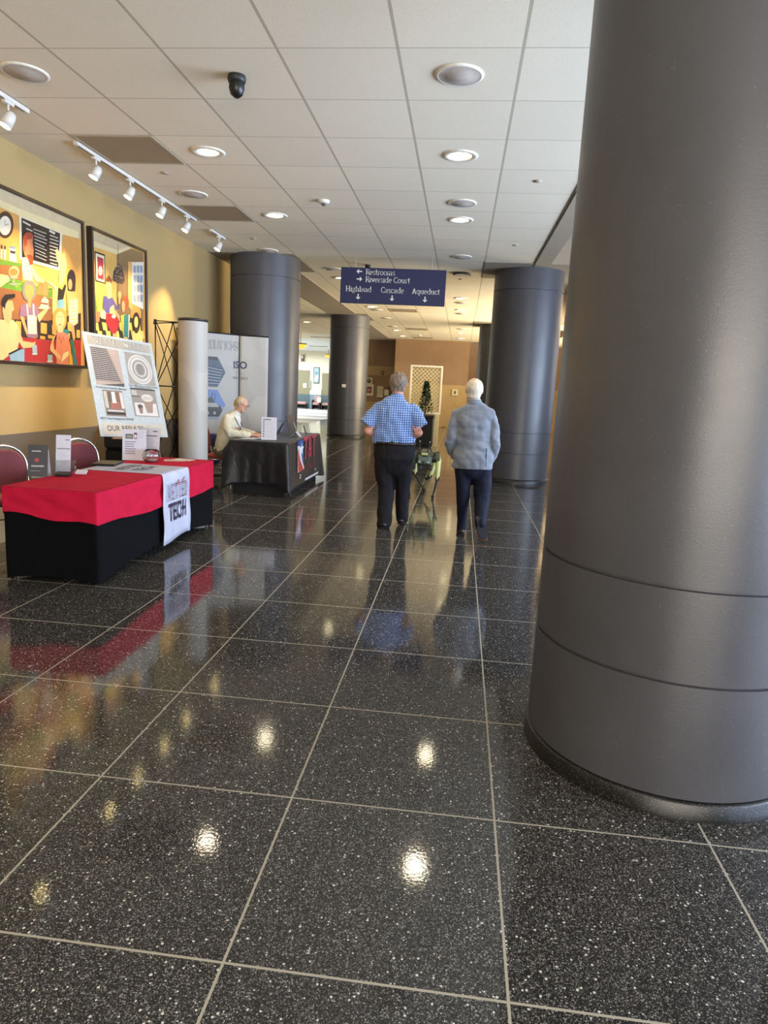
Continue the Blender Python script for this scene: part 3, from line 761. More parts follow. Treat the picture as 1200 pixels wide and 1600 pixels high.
# hand drawn serif alphabet: strokes (x0,y0,x1,y1[,..]) in units of x-height = 1
def arc(cx, cy, rx, ry, a0, a1, n=12):
    return [(cx+rx*math.cos(math.radians(a0+(a1-a0)*i/n)), cy+ry*math.sin(math.radians(a0+(a1-a0)*i/n))) for i in range(n+1)]
CH = 1.48
GL = {
 'R': (1.12, [[(.22, 0), (.22, CH)], [(.22, CH-.04)]+arc(.55, 1.10, .36, .36, 90, -90)+[(.22, .74)], [(.58, .74), (1.05, .04)]], [(0, .44, 0), (0, .44, CH), (.86, 1.18, 0)]),
 'C': (1.15, [arc(.66, .74, .52, .72, 45, 315, 20)], [(1.0, 1.06, 1.2), (1.0, 1.06, .3)]),
 'H': (1.38, [[(.25, 0), (.25, CH)], [(1.1, 0), (1.1, CH)], [(.25, .76), (1.1, .76)]], [(.03, .47, 0), (.03, .47, CH), (.88, 1.32, 0), (.88, 1.32, CH)]),
 'A': (1.3, [[(.22, 0), (.64, CH)], [(.64, CH), (1.08, 0)], [(.36, .5), (.94, .5)]], [(.02, .42, 0), (.86, 1.28, 0)]),
 'e': (.88, [[(.14, .52), (.74, .52)], arc(.44, .5, .33, .48, 5, 300, 18)], []),
 's': (.72, [arc(.36, .73, .22, .25, 40, 270, 10)+arc(.36, .25, .24, .25, 90, -140, 10)], []),
 't': (.62, [[(.28, 1.32), (.28, .25)]+arc(.46, .22, .18, .2, 180, 300, 6), [(.05, .96), (.56, .96)]], []),
 'r': (.72, [[(.24, 0), (.24, .98)], [(.24, .62)]+arc(.52, .66, .26, .3, 170, 60, 6)], [(.04, .46, 0), (.06, .24, .97)]),
 'o': (.98, [arc(.49, .5, .37, .48, 0, 360, 22)], []),
 'm': (1.62, [[(.24, 0), (.24, .98)], [(.24, .62)]+arc(.5, .66, .26, .3, 160, 0, 8)+[(.76, 0)], [(.76, .62)]+arc(1.02, .66, .28, .3, 160, 0, 8)+[(1.3, 0)]], [(.06, .42, 0), (.6, .92, 0), (1.14, 1.48, 0), (.06, .24, .97)]),
 'n': (1.12, [[(.24, 0), (.24, .98)], [(.24, .62)]+arc(.54, .66, .3, .3, 160, 0, 8)+[(.84, 0)]], [(.06, .42, 0), (.66, 1.02, 0), (.06, .24, .97)]),
 'h': (1.12, [[(.24, 0), (.24, CH)], [(.24, .62)]+arc(.54, .66, .3, .3, 160, 0, 8)+[(.84, 0)]], [(.06, .42, 0), (.66, 1.02, 0), (.06, .24, CH)]),
 'i': (.52, [[(.26, 0), (.26, .96)], [(.22, 1.30), (.30, 1.30)]], [(.06, .46, 0), (.08, .26, .96)]),
 'l': (.52, [[(.26, 0), (.26, CH)]], [(.06, .46, 0), (.08, .26, CH)]),
 'v': (1.0, [[(.14, .98), (.5, .04)], [(.5, .04), (.86, .98)]], [(0, .32, .98), (.68, 1.0, .98)]),
 'd': (1.05, [[(.80, 0), (.80, CH)], arc(.46, .48, .34, .46, 20, 340, 20)], [(.62, .80, CH), (.80, .98, 0)]),
 'u': (1.12, [[(.22, .98), (.22, .35)]+arc(.52, .32, .30, .30, 180, 350, 8), [(.84, .98), (.84, 0)]], [(.04, .22, .98), (.66, .84, .98), (.84, 1.02, 0)]),
 'g': (.95, [arc(.44, .64, .28, .32, 0, 360, 16), arc(.44, -.12, .34, .24, 0, 360, 16), [(.30, .34), (.26, .14)], [(.66, .9), (.9, .98)]], []),
 'a': (.92, [[(.66, .06), (.66, .70)]+arc(.42, .70, .24, .26, 0, 150, 8), arc(.38, .28, .26, .27, 60, 380, 14)], [(.66, .86, .04)]),
 'c': (.85, [arc(.46, .5, .35, .48, 45, 315, 16)], []),
 'q': (1.05, [[(.80, -.45), (.80, .98)], arc(.46, .50, .34, .46, 20, 340, 20)], [(.62, .98, -.45)]),
 ' ': (.5, [], [])}
def pen(p, q, thick, thin):
    """a short stroke drawn with a broad nib: thick when upright, thin when level"""
    d = Vector((q[0]-p[0], q[1]-p[1])); L = d.length
    if L < 1e-6: return None
    d /= L; w_ = thin+(thick-thin)*abs(d.y)**1.2
    n = Vector((-d.y, d.x))*w_/2; e = d*w_*.15
    return [(p[0]-e.x+n.x, p[1]-e.y+n.y), (q[0]+e.x+n.x, q[1]+e.y+n.y), (q[0]+e.x-n.x, q[1]+e.y-n.y), (p[0]-e.x-n.x, p[1]-e.y-n.y)]
def serif_text(s, col, word, cx, base, xh, center=True, track=.0, thick=.20, thin=.09):
    W = sum(GL[c][0]+track for c in word)*xh; x = cx-W/2 if center else cx
    k0 = s.k
    for c in word:
        adv, strokes, serifs = GL[c]
        for st in strokes:
            for a, b in zip(st, st[1:]):
                q = pen(a, b, thick, thin)
                if q: s.poly(col, [(x+u*xh, base+v*xh) for u, v in q]); s.k = k0
        for u0, u1, v in serifs:
            s.poly(col, [(x+u0*xh, base+(v-.045)*xh), (x+u1*xh, base+(v-.045)*xh), (x+u1*xh, base+(v+.045)*xh), (x+u0*xh, base+(v+.045)*xh)]); s.k = k0
        x += (adv+track)*xh
    s.k = k0+1
    return x
sg = Sheet((0, SY-.0015, 0), (1, 0, 0), (0, 0, 1), eps=.00006)
WHT = '#e9e6dc'
def sp(px, py): return ray_hit(px, py, 1, SY)
def arrow(px, py, dx, dy, L=.095):
    c = sp(px, py); d = Vector((dx, dy)); n = Vector((-dy, dx))
    c2 = Vector((c.x, c.z)); a, b = c2-d*L/2, c2+d*L/2
    h = .040
    sg.poly(WHT, [tuple(a+n*.009), tuple(a-n*.009), tuple(b-d*.03-n*.009), tuple(b-d*.03+n*.009)])
    sg.poly(WHT, [tuple(b), tuple(b-d*h+n*h), tuple(b-d*h*1.05+n*h*.45), tuple(b-d*.022), tuple(b-d*h*1.05-n*h*.45), tuple(b-d*h-n*h)])
XH = .066
for word, px, py in (('Restrooms', 571.5, 429), ('Riverside Court', 571, 440.5)):
    p = sp(px, py); W = sum(GL[c][0] for c in word)
    want = (sp({'Restrooms': 617.5, 'Riverside Court': 640.5}[word], py).x-p.x)
    xh = want/W; serif_text(sg, WHT, word, p.x, p.z, XH*1.0 if False else xh, center=False, thick=.21, thin=.10)
for word, x0, x1, py in (('Highland', 540, 580.5, 454.5), ('Cascade', 595, 631, 456.8), ('Aqueduct', 643.5, 687, 458.5)):
    a, b = sp(x0, py), sp(x1, py); W = sum(GL[c][0] for c in word)
    serif_text(sg, WHT, word, a.x, a.z-.004, (b.x-a.x)/W, center=False, thick=.21, thin=.10)
arrow(561.5, 424, -1, 0); arrow(561.5, 436, 1, 0); arrow(559.5, 463.5, 0, -1); arrow(612.5, 466, 0, -1); arrow(664, 468, 0, -1)
sg.build('lettering', sign)
# ============================================================ BOOTH HELPERS
def rect_loop(x0, y0, x1, y1, n):
    """points round a rectangle with outward normals; n per side"""
    out = []
    for (ax, ay), (bx, by), nr in (((x0, y0), (x1, y0), (0, -1)), ((x1, y0), (x1, y1), (1, 0)), ((x1, y1), (x0, y1), (0, 1)), ((x0, y1), (x0, y0), (-1, 0))):
        for i in range(n):
            t = i/n; out.append(((ax+(bx-ax)*t, ay+(by-ay)*t), nr, t))
    return out
def drape(mb, x0, y0, x1, y1, levels, fn, n=28, mi=0, top=None, skip=()):
    """cloth round a table: fn(px,py,normal,t,side,level) -> (dx,dy,z)"""
    loop = rect_loop(x0, y0, x1, y1, n); K = len(loop); vs = []
    for lv in levels:
        for i, ((px, py), nr, t) in enumerate(loop):
            side = i//n
            dx, dy, z = fn(px, py, nr, t, side, lv); vs.append((px+dx, py+dy, z))
    fs = []
    for l in range(len(levels)-1):
        for i in range(K):
            if i//n in skip: continue
            j = (i+1) % K; fs.append((l*K+i, (l+1)*K+i, (l+1)*K+j, l*K+j))
    mb.add(vs, fs, mi, True)
    if top is not None:
        nx = 24; tv = []
        for a in range(n+1):
            for b in range(n+1):
                x = x0+(x1-x0)*a/n; y = y0+(y1-y0)*b/n; tv.append((x, y, top))
        mb.add(tv, [(a*(n+1)+b, (a+1)*(n+1)+b, (a+1)*(n+1)+b+1, a*(n+1)+b+1) for a in range(n) for b in range(n)], mi, True)
    return mb
def corner_w(t, p=2.0): return abs(2*t-1)**p      # 1 at the corners, 0 mid-side
def cloth_mat(name, col, rough=.8, bumpk=.25, sheen=0.0, scale=9):
    g = G(name); X, Y, Z = g.xyz(); c = lin(col)
    base = g.ramp(g.noise(6, 3, .5, g.co), [(.3, tuple(x*.9 for x in c)), (.7, tuple(min(1, x*1.08) for x in c))])
    mp = g.node('ShaderNodeMapping', in_Vector=g.co, in_Scale=(1, 1, 2.2), in_Rotation=(.5, .3, 0))
    g.bump(g.math('ADD', g.noise(scale, 3, .5, mp.outputs[0]), g.math('MULTIPLY', g.noise(500, 1, .5, g.co), .03)), bumpk, .03)
    return g.out(base, rough, 0, **{'Sheen_Weight': sheen, 'Specular_IOR_Level': .15})
def lines(s, col, x0, x1, y0, y1, n, h=.4, jitter=.25, seed=1):
    r_ = random.Random(seed); st = (y1-y0)/n
    for i in range(n):
        yy = y0+st*(i+.5); s.rect(col, x0, yy-abs(st)*h/2, x1-(x1-x0)*r_.random()*jitter, yy+abs(st)*h/2); s.k -= 1
    s.k += 1
def facing(x, y, yaw_deg=None):
    """unit vector across (U) and towards the viewer (N) for a card at x,y turned to the camera"""
    d = Vector((-x, -y, 0)).normalized()
    if yaw_deg: d = Matrix.Rotation(math.radians(yaw_deg), 3, 'Z') @ d
    U = Vector((0, 0, 1)).cross(d)
    return U, d

# ============================================================ RED AND BLACK TABLE
TX0, TX1, TY0, TY1, TZ = -3.44, -2.685, 4.80, 7.26, .738
M_RED = cloth_mat('red_stretch_cloth', '#c0183a', .85, .45, .0, 5)
M_BLK = cloth_mat('black_stretch_cloth', '#06070b', .9, .10, .0)
tb = thing('folding_table', 'long folding table hidden under the stretched red and black covers', 'table', ((TX0+TX1)/2, (TY0+TY1)/2, 0))
MB().box((TX0+.02, TY0+.02, TZ-.05), (TX1-.02, TY1-.02, TZ-.012)).build('tabletop', mat('#b9b2a4', .5), tb)
for xx in (TX0+.05, TX1-.05):
    for yy in (TY0+.06, TY1-.06):
        MB().tube([(xx, yy, TZ-.05), (xx, yy, .0)], .014).build('leg', mat('#5a5a5c', .35, .8), tb)
def blackfn(px, py, nr, t, side, lv):
    cw = corner_w(t, 2.5)
    hem = .012+(1-cw)*(.085 if side in (1, 3) else .035)
    z = hem+(TZ-.008-hem)*lv
    pinch = -.02*math.sin(PI*lv)*(1-cw)-.012*(1-lv)*(1-cw)
    wv = .004*math.sin(t*23+lv*7)
    return nr[0]*(pinch+wv*.4), nr[1]*(pinch+wv*.4), z
bm_ = drape(MB(), TX0, TY0, TX1, TY1, [0, .04, .1, .2, .35, .5, .65, .8, .92, 1], blackfn)
tag(bm_.build('table_cover', M_BLK, smooth=True), 'black stretch cover reaching the floor below the red topper', 'table cover')
def redfn(px, py, nr, t, side, lv):
    # hem height: dips at the near right corner
    if side == 0: hem = .545-.06*t+.012*math.sin(t*9)
    elif side == 1: hem = .485-.05*t-.018*math.sin(t*PI)+.01*math.sin(t*14)
    elif side == 2: hem = .435
    else: hem = .5
    z = hem+(TZ-hem)*lv
    wv = .011*math.sin(t*13+lv*9+side)*(1-abs(2*lv-1))+.004*math.sin(t*37-lv*14)*(1-lv)
    if side == 1: wv += (.006*math.sin(t*46+lv*13)+.004*math.sin(t*75-lv*11))*math.sin(PI*min(1, lv+.12))
    cw = corner_w(t, 4)
    fl = .006+(.012*(1-cw)*(lv < .99))*-.6*math.sin(PI*lv)+wv*.8*(1-cw)
    return nr[0]*fl, nr[1]*fl, z+(.003 if lv >= 1 else 0)
rm = drape(MB(), TX0-.004, TY0-.004, TX1+.004, TY1+.004, [0, .03, .1, .2, .32, .45, .6, .75, .88, .97, 1], redfn, n=90, top=TZ+.003)
tag(rm.build('table_topper', M_RED, smooth=True), 'red stretch topper over the upper half of the black covered table', 'table topper')
# white runner with printed letters
RY0, RY1 = 5.92, 6.53
rn = MB(); prof = [(TX0-.02, TZ+.006)]+[(TX0+(TX1-TX0)*i/10, TZ+.0085) for i in range(0, 11)]
prof += [(TX1+.014, TZ+.004), (TX1+.022, TZ-.02)]+[(TX1+.023+.004*math.sin(i*.9), TZ-.02-(TZ-.02-.085)*i/12) for i in range(1, 13)]
vs = []; NY = 14
for k, (x, z) in enumerate(prof):
    for j in range(NY+1):
        t = j/NY; hang = max(0, (TZ-z)/TZ)
        vs.append((x+.010*math.sin(t*5+1)*hang+.02*hang*(t > .93), RY0+(RY1-RY0)*t+.02*hang*math.sin(k*.4)*.4, z-.015*hang*math.cos(t*PI)))
n_ = NY+1; top_n = len(vs)
fs = [(k*n_+j, (k+1)*n_+j, (k+1)*n_+j+1, k*n_+j+1) for k in range(len(prof)-1) for j in range(NY)]
rn.add(vs, fs, 0, True)
runner = thing('table_runner', 'white printed runner hanging over the front of the red table', 'table runner', (TX1, (RY0+RY1)/2, TZ))
ro = rn.build('cloth', cloth_mat('white_runner_cloth', '#b9bacb', .7, .06), runner, smooth=True)
md = ro.modifiers.new('thick', 'SOLIDIFY'); md.thickness = .002; md.offset = -1
s = Sheet((TX1+.037, 0, 0), (0, 1, 0), (0, 0, 1))
yc = (RY0+RY1)/2
s.text('#2a2440', 'TECH', yc, .355, .235, .022, 1.0, squash=.68)
for i, ch in enumerate('VETTED'):
    s.text('#2a2440' if i % 2 == 0 else '#8a3040', ch, yc-.19+i*.077, .545, .22, .004, 1.0, squash=.44)
s.k += 1
for k in range(9): s.rect('#b9bacb', yc-.25, .475+k*.020, yc+.26, .481+k*.020)
s.line('#a03448', (yc-.05, .60), (yc+.04, .66), .012); s.line('#a03448', (yc+.10, .63), (yc+.16, .67), .012)
s.build('printed_letters', runner)
s = Sheet((0, 0, TZ+.0125), (0, 1, 0), (-1, 0, 0))
s.text('#3a3346', 'VETTED', yc, 3.14, .16, .008, squash=.75); s.text('#3a3346', 'TECH', yc, 2.97, .16, .01, squash=.9)
s.build('top_letters', runner)
# --- items on the red table
ZT = TZ+.004
def card_sheet(x, y, z, w_, h, lean_deg=8, yaw=0):
    U, N = facing(x, y, yaw); V = (Vector((0, 0, 1))*math.cos(math.radians(lean_deg))-N*math.sin(math.radians(lean_deg))).normalized()
    O = Vector((x, y, z+.004))-U*w_/2
    return O, U, V, U.cross(V).normalized()
def slab(O, U, V, N, w_, h, th, x0=0, y0=0):
    vs = [O+U*a+V*b-N*c for c in (0, th) for a, b in ((x0, y0), (x0+w_, y0), (x0+w_, y0+h), (x0, y0+h))]
    return MB().add(vs, [(0, 1, 2, 3), (7, 6, 5, 4), (0, 4, 5, 1), (1, 5, 6, 2), (2, 6, 7, 3), (3, 7, 4, 0)])
M_PAPER = mat('#c9c7d0', .6, name='white_paper', noise=.01)
# black folded brochure standing like a tent
O, U, V, N = card_sheet(-3.50, 5.33, ZT, .155, .27, 14, -14)
t = thing('folded_brochure', 'black folded brochure standing like a tent on the near end of the red table', 'brochure', (-3.50, 5.33, ZT))
slab(O, U, V, N, .155, .27, .002).build('front_leaf', mat('#3c3c40', .35, name='charcoal_print'), t)
O2 = O-N*.135; V2 = ((O+V*.268-N*.002)-O2).normalized()
slab(O2, U, V2, U.cross(V2).normalized(), .155, .262, .002).build('back_leaf', M_PAPER, t)
s = Sheet(O, U, V); s.rect('#c9c7cb', .03, .212, .10, .219); s.rect('#b23a4a', .055, .125, .085, .155); s.text('#dddddd', 'mountain', .078, .09, .026, .01); s.rect('#8c8a90', .02, .045, .10, .049); s.build('print', t)
# clear holder with a tall white leaflet
t = thing('leaflet_holder', 'clear acrylic holder with a tall white leaflet beside the black brochure', 'holder', (-3.40, 5.60, ZT))
O, U, V, N = card_sheet(-3.42, 5.60, ZT, .17, .33, 16, -10)
M_ACR = glass((.92, .95, .97), .03, 'clear_acrylic')
slab(O, U, V, N, .12, .335, .010, .01, .008).build('leaflet', M_PAPER, t)
s = Sheet(O, U, V); s.rect('#555560', .085, .295, .12, .302); s.rect('#8b8b90', .02, .213, .125, .225); lines(s, '#b9b8c0', .022, .12, .20, .10, 9); lines(s, '#c4c3cc', .022, .07, .29, .24, 4); s.build('print', t)
h = MB()
A = slab(O+N*.028, U, V, N, .17, .115, .003); h.add(A.v, A.f)
for a in (0, .167):
    vs = [O+U*(a+da)+V*b+N*c for da in (0, .003) for b, c in ((0, -.03), (0, .028), (.115, .028), (.15, -.03))]
    h.add(vs, [(0, 1, 2, 3), (7, 6, 5, 4), (0, 4, 5, 1), (1, 5, 6, 2), (2, 6, 7, 3), (3, 7, 4, 0)])
h.build('acrylic_pocket', M_ACR, t)
# business card holder
O, U, V, N = card_sheet(-3.24, 5.52, ZT, .12, .03, 0, -20)
t = thing('business_card_holder', 'small black holder with white business cards near the table edge', 'card holder', (-3.24, 5.52, ZT))
b = MB(); b.prism([(0, 0), (.075, 0), (.075, .018), (.045, .020), (.012, .034), (0, .030)], O+N*.0, N, Vector((0, 0, 1)), .115); b.build('base', mat('#17171a', .4), t)
O2, U2, V2, N2 = card_sheet(-3.24, 5.52, ZT+.018, .09, .05, 62, -20)
slab(O2-N*.03+U*.0, U2, V2, N2, .09, .055, .012).build('cards', M_PAPER, t)
# closed black tablet behind
t = thing('closed_laptop', 'thin black closed laptop lying beside the white runner', 'laptop', (-3.58, 6.5, ZT))
O, U, V, N = card_sheet(-3.42, 5.95, ZT, .3, .2, 0, 0)
MB().box((-3.47, 5.60+.45, ZT+.008), (-3.25, 6.36, ZT+.022), bevel=.004).build('lid', mat('#15161a', .3), t)
MB().box((-3.47, 6.05, ZT), (-3.25, 6.36, ZT+.009), bevel=.003).build('base', mat('#1d1e22', .4), t)
t.location = (-3.36, 6.2, ZT)
for c in children_of(t): c.matrix_parent_inverse = Matrix.Translation(Vector((-3.36, 6.2, ZT))).inverted() @ Matrix.Translation(Vector((-3.58, 6.5, ZT)))
t.location = (-3.42, 6.34, ZT+.006); t.rotation_euler.z = math.radians(12)
# two upright flyers in clear stands
def flyer(x, y, lab, img, yaw):
    t = thing('flyer_stand', lab, 'flyer', (x, y, ZT))
    O, U, V, N = card_sheet(x, y, ZT, .24, .33, 10, yaw)
    slab(O-N*.001, U, V, N, .238, .325, .002).build('paper', M_PAPER, t)
    st = slab(O-N*.004, U, V, N, .244, .335, .003, -.003, -.003); B2 = slab(O-N*.10, U, Vector((0, 0, 1)), N, .2, .004, .003)
    foot = MB(); foot.add(st.v, st.f)
    vs = [O+U*a+N*c+Vector((0, 0, z)) for a in (0, .24) for c, z in ((-.004, 0), (-.11, 0), (-.11, .003), (-.004, .003))]
    foot.add(vs, [(0, 1, 2, 3), (7, 6, 5, 4), (0, 4, 5, 1), (1, 5, 6, 2), (2, 6, 7, 3), (3, 7, 4, 0)])
    foot.build('clear_stand', M_ACR, t)
    s = Sheet(O, U, V)
    if img == 0:
        s.rect('#55534f', .03, .225, .105, .275); s.rect('#8f8a80', .04, .235, .095, .262); s.rect('#5c2f3c', .115, .225, .145, .29); s.rect('#d7d4dc', .12, .235, .14, .27)
        lines(s, '#77747e', .025, .14, .205, .06, 6, .35); lines(s, '#aaa8b2', .155, .215, .31, .23, 6, .3)
    else:
        s.rect('#4a4a55', .02, .235, .21, .245); s.rect('#55555f', .16, .285, .21, .297); s.rect('#30303a', .02, .28, .03, .31); lines(s, '#a9a8b4', .03, .20, .225, .09, 11, .3)
        s.rect('#2e2b30', .13, .06, .21, .082); s.rect('#b23048', .14, .035, .215, .05); lines(s, '#b5b4be', .04, .11, .31, .265, 4, .3)
    s.build('print', t)
flyer(-3.37, 6.80, 'white flyer with a small photo standing behind the glass bowl', 0, -8)
flyer(-3.36, 7.02+.08, 'white flyer with a dark header bar, right of the one with the photo', 1, -20)
# clear round bowl
t = thing('glass_bowl', 'round clear glass bowl at the back edge of the red table', 'bowl', (-3.17, 6.78, ZT))
MB().lathe([(.0005, .002), (.05, .002), (.085, .03), (.097, .065), (.085, .105), (.062, .130), (.060, .130), (.082, .104), (.093, .065), (.082, .034), (.048, .007), (.0005, .006)], (-3.17, 6.78, ZT), 0, 32).build('bowl', glass((.95, .98, .97), .0, 'clear_glass'), t)
MB().lathe([(.0005, .010), (.055, .010), (.06, .03), (.0005, .035)], (-3.17, 6.78, ZT), 0, 20).build('candies', mat('#b59a98', .5), t)
# flat leaflets
for i, (x, y, a, c) in enumerate([(-3.02, 7.02, 20, '#c9b3a6'), (-2.96, 7.10, -10, '#d9cfc4')]):
    l = MB().box((-.11, -.07, ZT+.001+i*.003), (.11, .07, ZT+.003+i*.003), M=Matrix.Translation((x, y, 0)) @ Matrix.Rotation(math.radians(a), 4, 'Z'))
    tag(l.build('leaflet', mat(c, .6)), ['pinkish flat leaflet lying under the paler one at the far end of the red table', 'pale flat leaflet lying on top at the far end of the red table'][i], 'leaflet')

# ============================================================ BANQUET CHAIRS
M_CHR = mat('#b9b7b4', .25, .9, name='chrome_frame', noise=0); M_MAR = mat('#6a3238', .85, name='maroon_fabric', bump=.3, bscale=300)
M_DTB = mat('#1b1a1c', .4, .5, name='dark_tube')
def chair(x, y, rz, lab, frame=M_CHR, fabric=None, H=.93, legs=None):
    t = thing('banquet_chair', lab, 'chair', (x, y, 0)); fabric = fabric or M_MAR
    def T(p): return Matrix.Translation((x, y, 0)) @ Matrix.Rotation(rz, 4, 'Z') @ Vector(p)
    # facing local +x, back at x = -.22
    w2 = .215
    pad = MB(); n = 14; vs = []
    for xx, sc in ((-.018, .93), (-.012, 1), (.014, 1), (.02, .9)):
        for i in range(n*2):
            a = 2*PI*i/(n*2); ca, sa = math.cos(a), math.sin(a)
            yy = (abs(ca)**.75)*(1 if ca > 0 else -1)*(w2-.02)*sc; zz = (abs(sa)**.85)*(1 if sa > 0 else -1)*.20*sc
            vs.append(T((-.245+xx-.10*zz, yy, H-.235+zz)))
    K = n*2; fs = [tuple(range(K))[::-1], tuple(range(3*K, 4*K))]+[(l*K+i, l*K+(i+1) % K, (l+1)*K+(i+1) % K, (l+1)*K+i) for l in range(3) for i in range(K)]
    pad.add(vs, fs, 0, False); pad.build('backrest', fabric, t, smooth=True)
    path = [T((-.16, -w2+.0, .44))]+[T((-.225-.03*(k/6), -w2, .50+(H-.70)*k/6)) for k in range(7)]
    path += [T((-.262-.012*math.sin(PI*k/12), -w2*math.cos(PI*k/12), H-.2+.20*math.sin(PI*k/12))) for k in range(1, 12)]
    path += [T((-.225-.03*(k/6), w2, .50+(H-.70)*k/6)) for k in range(6, -1, -1)]+[T((-.16, w2, .44))]
    MB().tube(path, .012, 0, 8).build('back_frame', frame, t)
    st = MB(); st.box((-.20, -.21, .44), (.23, .21, .505), bevel=.02, M=Matrix.Translation((x, y, 0)) @ Matrix.Rotation(rz, 4, 'Z')); st.build('seat', fabric, t)
    for sy in (-1, 1):
        MB().tube([T((-.16, sy*w2, .45)), T((-.24, sy*w2, .2)), T((-.27, sy*w2, .0))], .011).build('leg', legs or frame, t)
        MB().tube([T((.20, sy*.20, .45)), T((.22, sy*w2, .2)), T((.24, sy*w2, .0))], .011).build('leg', legs or frame, t)
    sb = MB()
    sb.tube([T((-.22, -w2, .25)), T((-.22, w2, .25))], .008); sb.tube([T((-.18, -w2, .435)), T((.2, -.2, .435)), T((.2, .2, .435)), T((-.18, w2, .435))], .010)
    sb.build('stretcher', legs or frame, t)
    return t
chair(-3.80, 6.72, math.radians(-32), 'maroon banquet chair behind the middle of the red table', H=.93)
chair(-3.92, 5.70, math.radians(-28), 'maroon banquet chair cut by the left edge of the photo behind the red table', H=.93, legs=M_DTB)
# boxes on the floor under the left chair
t = thing('cardboard_box', 'pale open box on the chair seat height at the far left edge behind the table', 'box', (-4.38, 5.95, .0))
MB().box((-4.55, 5.72, .0), (-4.22, 6.12, .42), bevel=.004).build('carton', mat('#cfc9bd', .7), t)
MB().box((-4.55, 5.72, .421), (-4.22, 6.12, .432), bevel=.003).build('lid', mat('#e2cf9c', .6), t)
t['label'] = 'pale cardboard box on the floor at the far left edge behind the table'

# ============================================================ EASEL WITH POSTER
sc = 1/.9
TL, TR, BR, BL = [CAM+(Vector(p)-CAM)*sc for p in ((-3.622, 6.295, 2.015), (-3.328, 7.144, 1.968), (-3.089, 7.007, .99), (-3.383, 6.158, 1.037))]
PU = (TR-TL); PW = PU.length; PU.normalize(); PV = (TL-BL); PH = PV.length; PV.normalize(); PN = PU.cross(PV).normalized()
poster = thing('poster_board', 'white foam poster board with four grey photos leaning on the easel', 'poster', tuple(BL))
bd = MB(); q = [BL, BR, TR, TL]
bd.add([p for p in q]+[p-PN*.006 for p in q], [(0, 1, 2, 3), (7, 6, 5, 4), (0, 4, 5, 1), (1, 5, 6, 2), (2, 6, 7, 3), (3, 7, 4, 0)])
bd.build('foam_board', mat('#bcc0bc', .5, name='poster_board'), poster)
s = Sheet(BL, PU, PV)
def bu(u): return u*PW
def bv(v): return (1-v)*PH
def br_(c, u0, v0, u1, v1): s.rect(c, bu(u0), bv(v1), bu(u1), bv(v0))
br_('#b1a694', .05, .025, .965, .115)
s.text('#4a4139', 'VETTED METAL', bu(.505), bv(.07), .106, .05, squash=.98); s.text('#c9c0b0', 'VETTED METAL', bu(.505), bv(.07), .106, .014, squash=.98)
br_('#b9a08e', .07, .135, .46, .50)
s.poly('#8f8074', [(bu(.07), bv(.135)), (bu(.30), bv(.135)), (bu(.43), bv(.46)), (bu(.07), bv(.46))])
for i in range(17):
    for j in range(6):
        x = .075+j*.058*(.6+i*.024); 
        if x > .27+i*.0105: continue
        y = .142+i*.0185; w_ = .046*(.6+i*.024)
        br_('#3b2c28', x, y, x+w_, y+.009); br_('#cfc5bb', x, y+.009, x+w_, y+.013); s.k -= 2
s.k += 3
s.poly('#5b5149', [(bu(.12), bv(.50)), (bu(.46), bv(.465)), (bu(.46), bv(.50))])
br_('#a39788', .54, .135, .95, .46)
for k, (c, r_) in enumerate([('#cfc6b8', .185), ('#6d635a', .16), ('#d6cec0', .155), ('#a79c8e', .125), ('#5d554d', .105), ('#c3b9aa', .10), ('#948a7c', .07)]):
    s.ell(c, bu(.745), bv(.30), r_*PW, r_*PW*.93, 36)
for k in range(36): 
    a = 2*PI*k/36; s.ell('#5a5047', bu(.745)+.145*math.cos(a)*PW, bv(.30)+.135*math.sin(a)*PW, .004, .004, 6); s.k -= 1
s.k += 1
lines(s, '#6d645b', bu(.70), bu(.79), bv(.24), bv(.36), 6, .3)
br_('#8a7a6a', .13, .545, .41, .80)
for u0, c in ((.14, '#c9bba6'), (.19, '#6d5d4e'), (.25, '#e6ded0'), (.31, '#8c5f4a'), (.36, '#d5cabb')): br_(c, u0, .56, u0+.045, .72)
br_('#a96a55', .21, .66, .34, .73); br_('#40352c', .14, .76, .40, .785); br_('#cfc7ba', .16, .74, .38, .755)
s.poly('#ece6dc', [(bu(.24), bv(.67)), (bu(.25), bv(.60)), (bu(.27), bv(.57)), (bu(.29), bv(.60)), (bu(.30), bv(.67))])
br_('#9a8d80', .535, .50, .92, .79); br_('#4a3f36', .535, .50, .92, .515); br_('#d8cfc4', .56, .65, .90, .78); br_('#5c5046', .54, .58, .66, .59); br_('#bcb1a4', .545, .525, .62, .575)
s.poly('#a28672', [(bu(.685), bv(.59)), (bu(.86), bv(.60)), (bu(.82), bv(.75)), (bu(.735), bv(.75))]); s.ell('#d9cdbf', bu(.772), bv(.595), .09*PW, .045*PW, 24)
for k in range(7): s.line('#6b5546', (bu(.70+k*.024), bv(.58)), (bu(.705+k*.024), bv(.615)), .004)
s.poly('#8f7768', [(bu(.60), bv(.685)), (bu(.68), bv(.685)), (bu(.66), bv(.76)), (bu(.62), bv(.76))]); s.ell('#5c4d42', bu(.64), bv(.685), .04*PW, .022*PW, 18)
s.text('#5a5650', 'Production Assembly, Modular', bu(.27), bv(.525), .034, .006); s.text('#5a5650', 'Type 3000 Class 2, 4-inch Nozzle', bu(.745), bv(.475), .033, .006); s.text('#5a5650', 'for Oil Seals of Pumps', bu(.745), bv(.495), .030, .006)
s.text('#44403b', 'HEAT Case Designed for SONAR', bu(.27), bv(.825), .034, .008)
br_('#cdbfa9', .05, .87, .95, .98); s.text('#55503f', 'OUR RESULTS', bu(.10), bv(.922), .085, .012, align='LEFT'); s.k += 1
s.build('printed_face', poster)
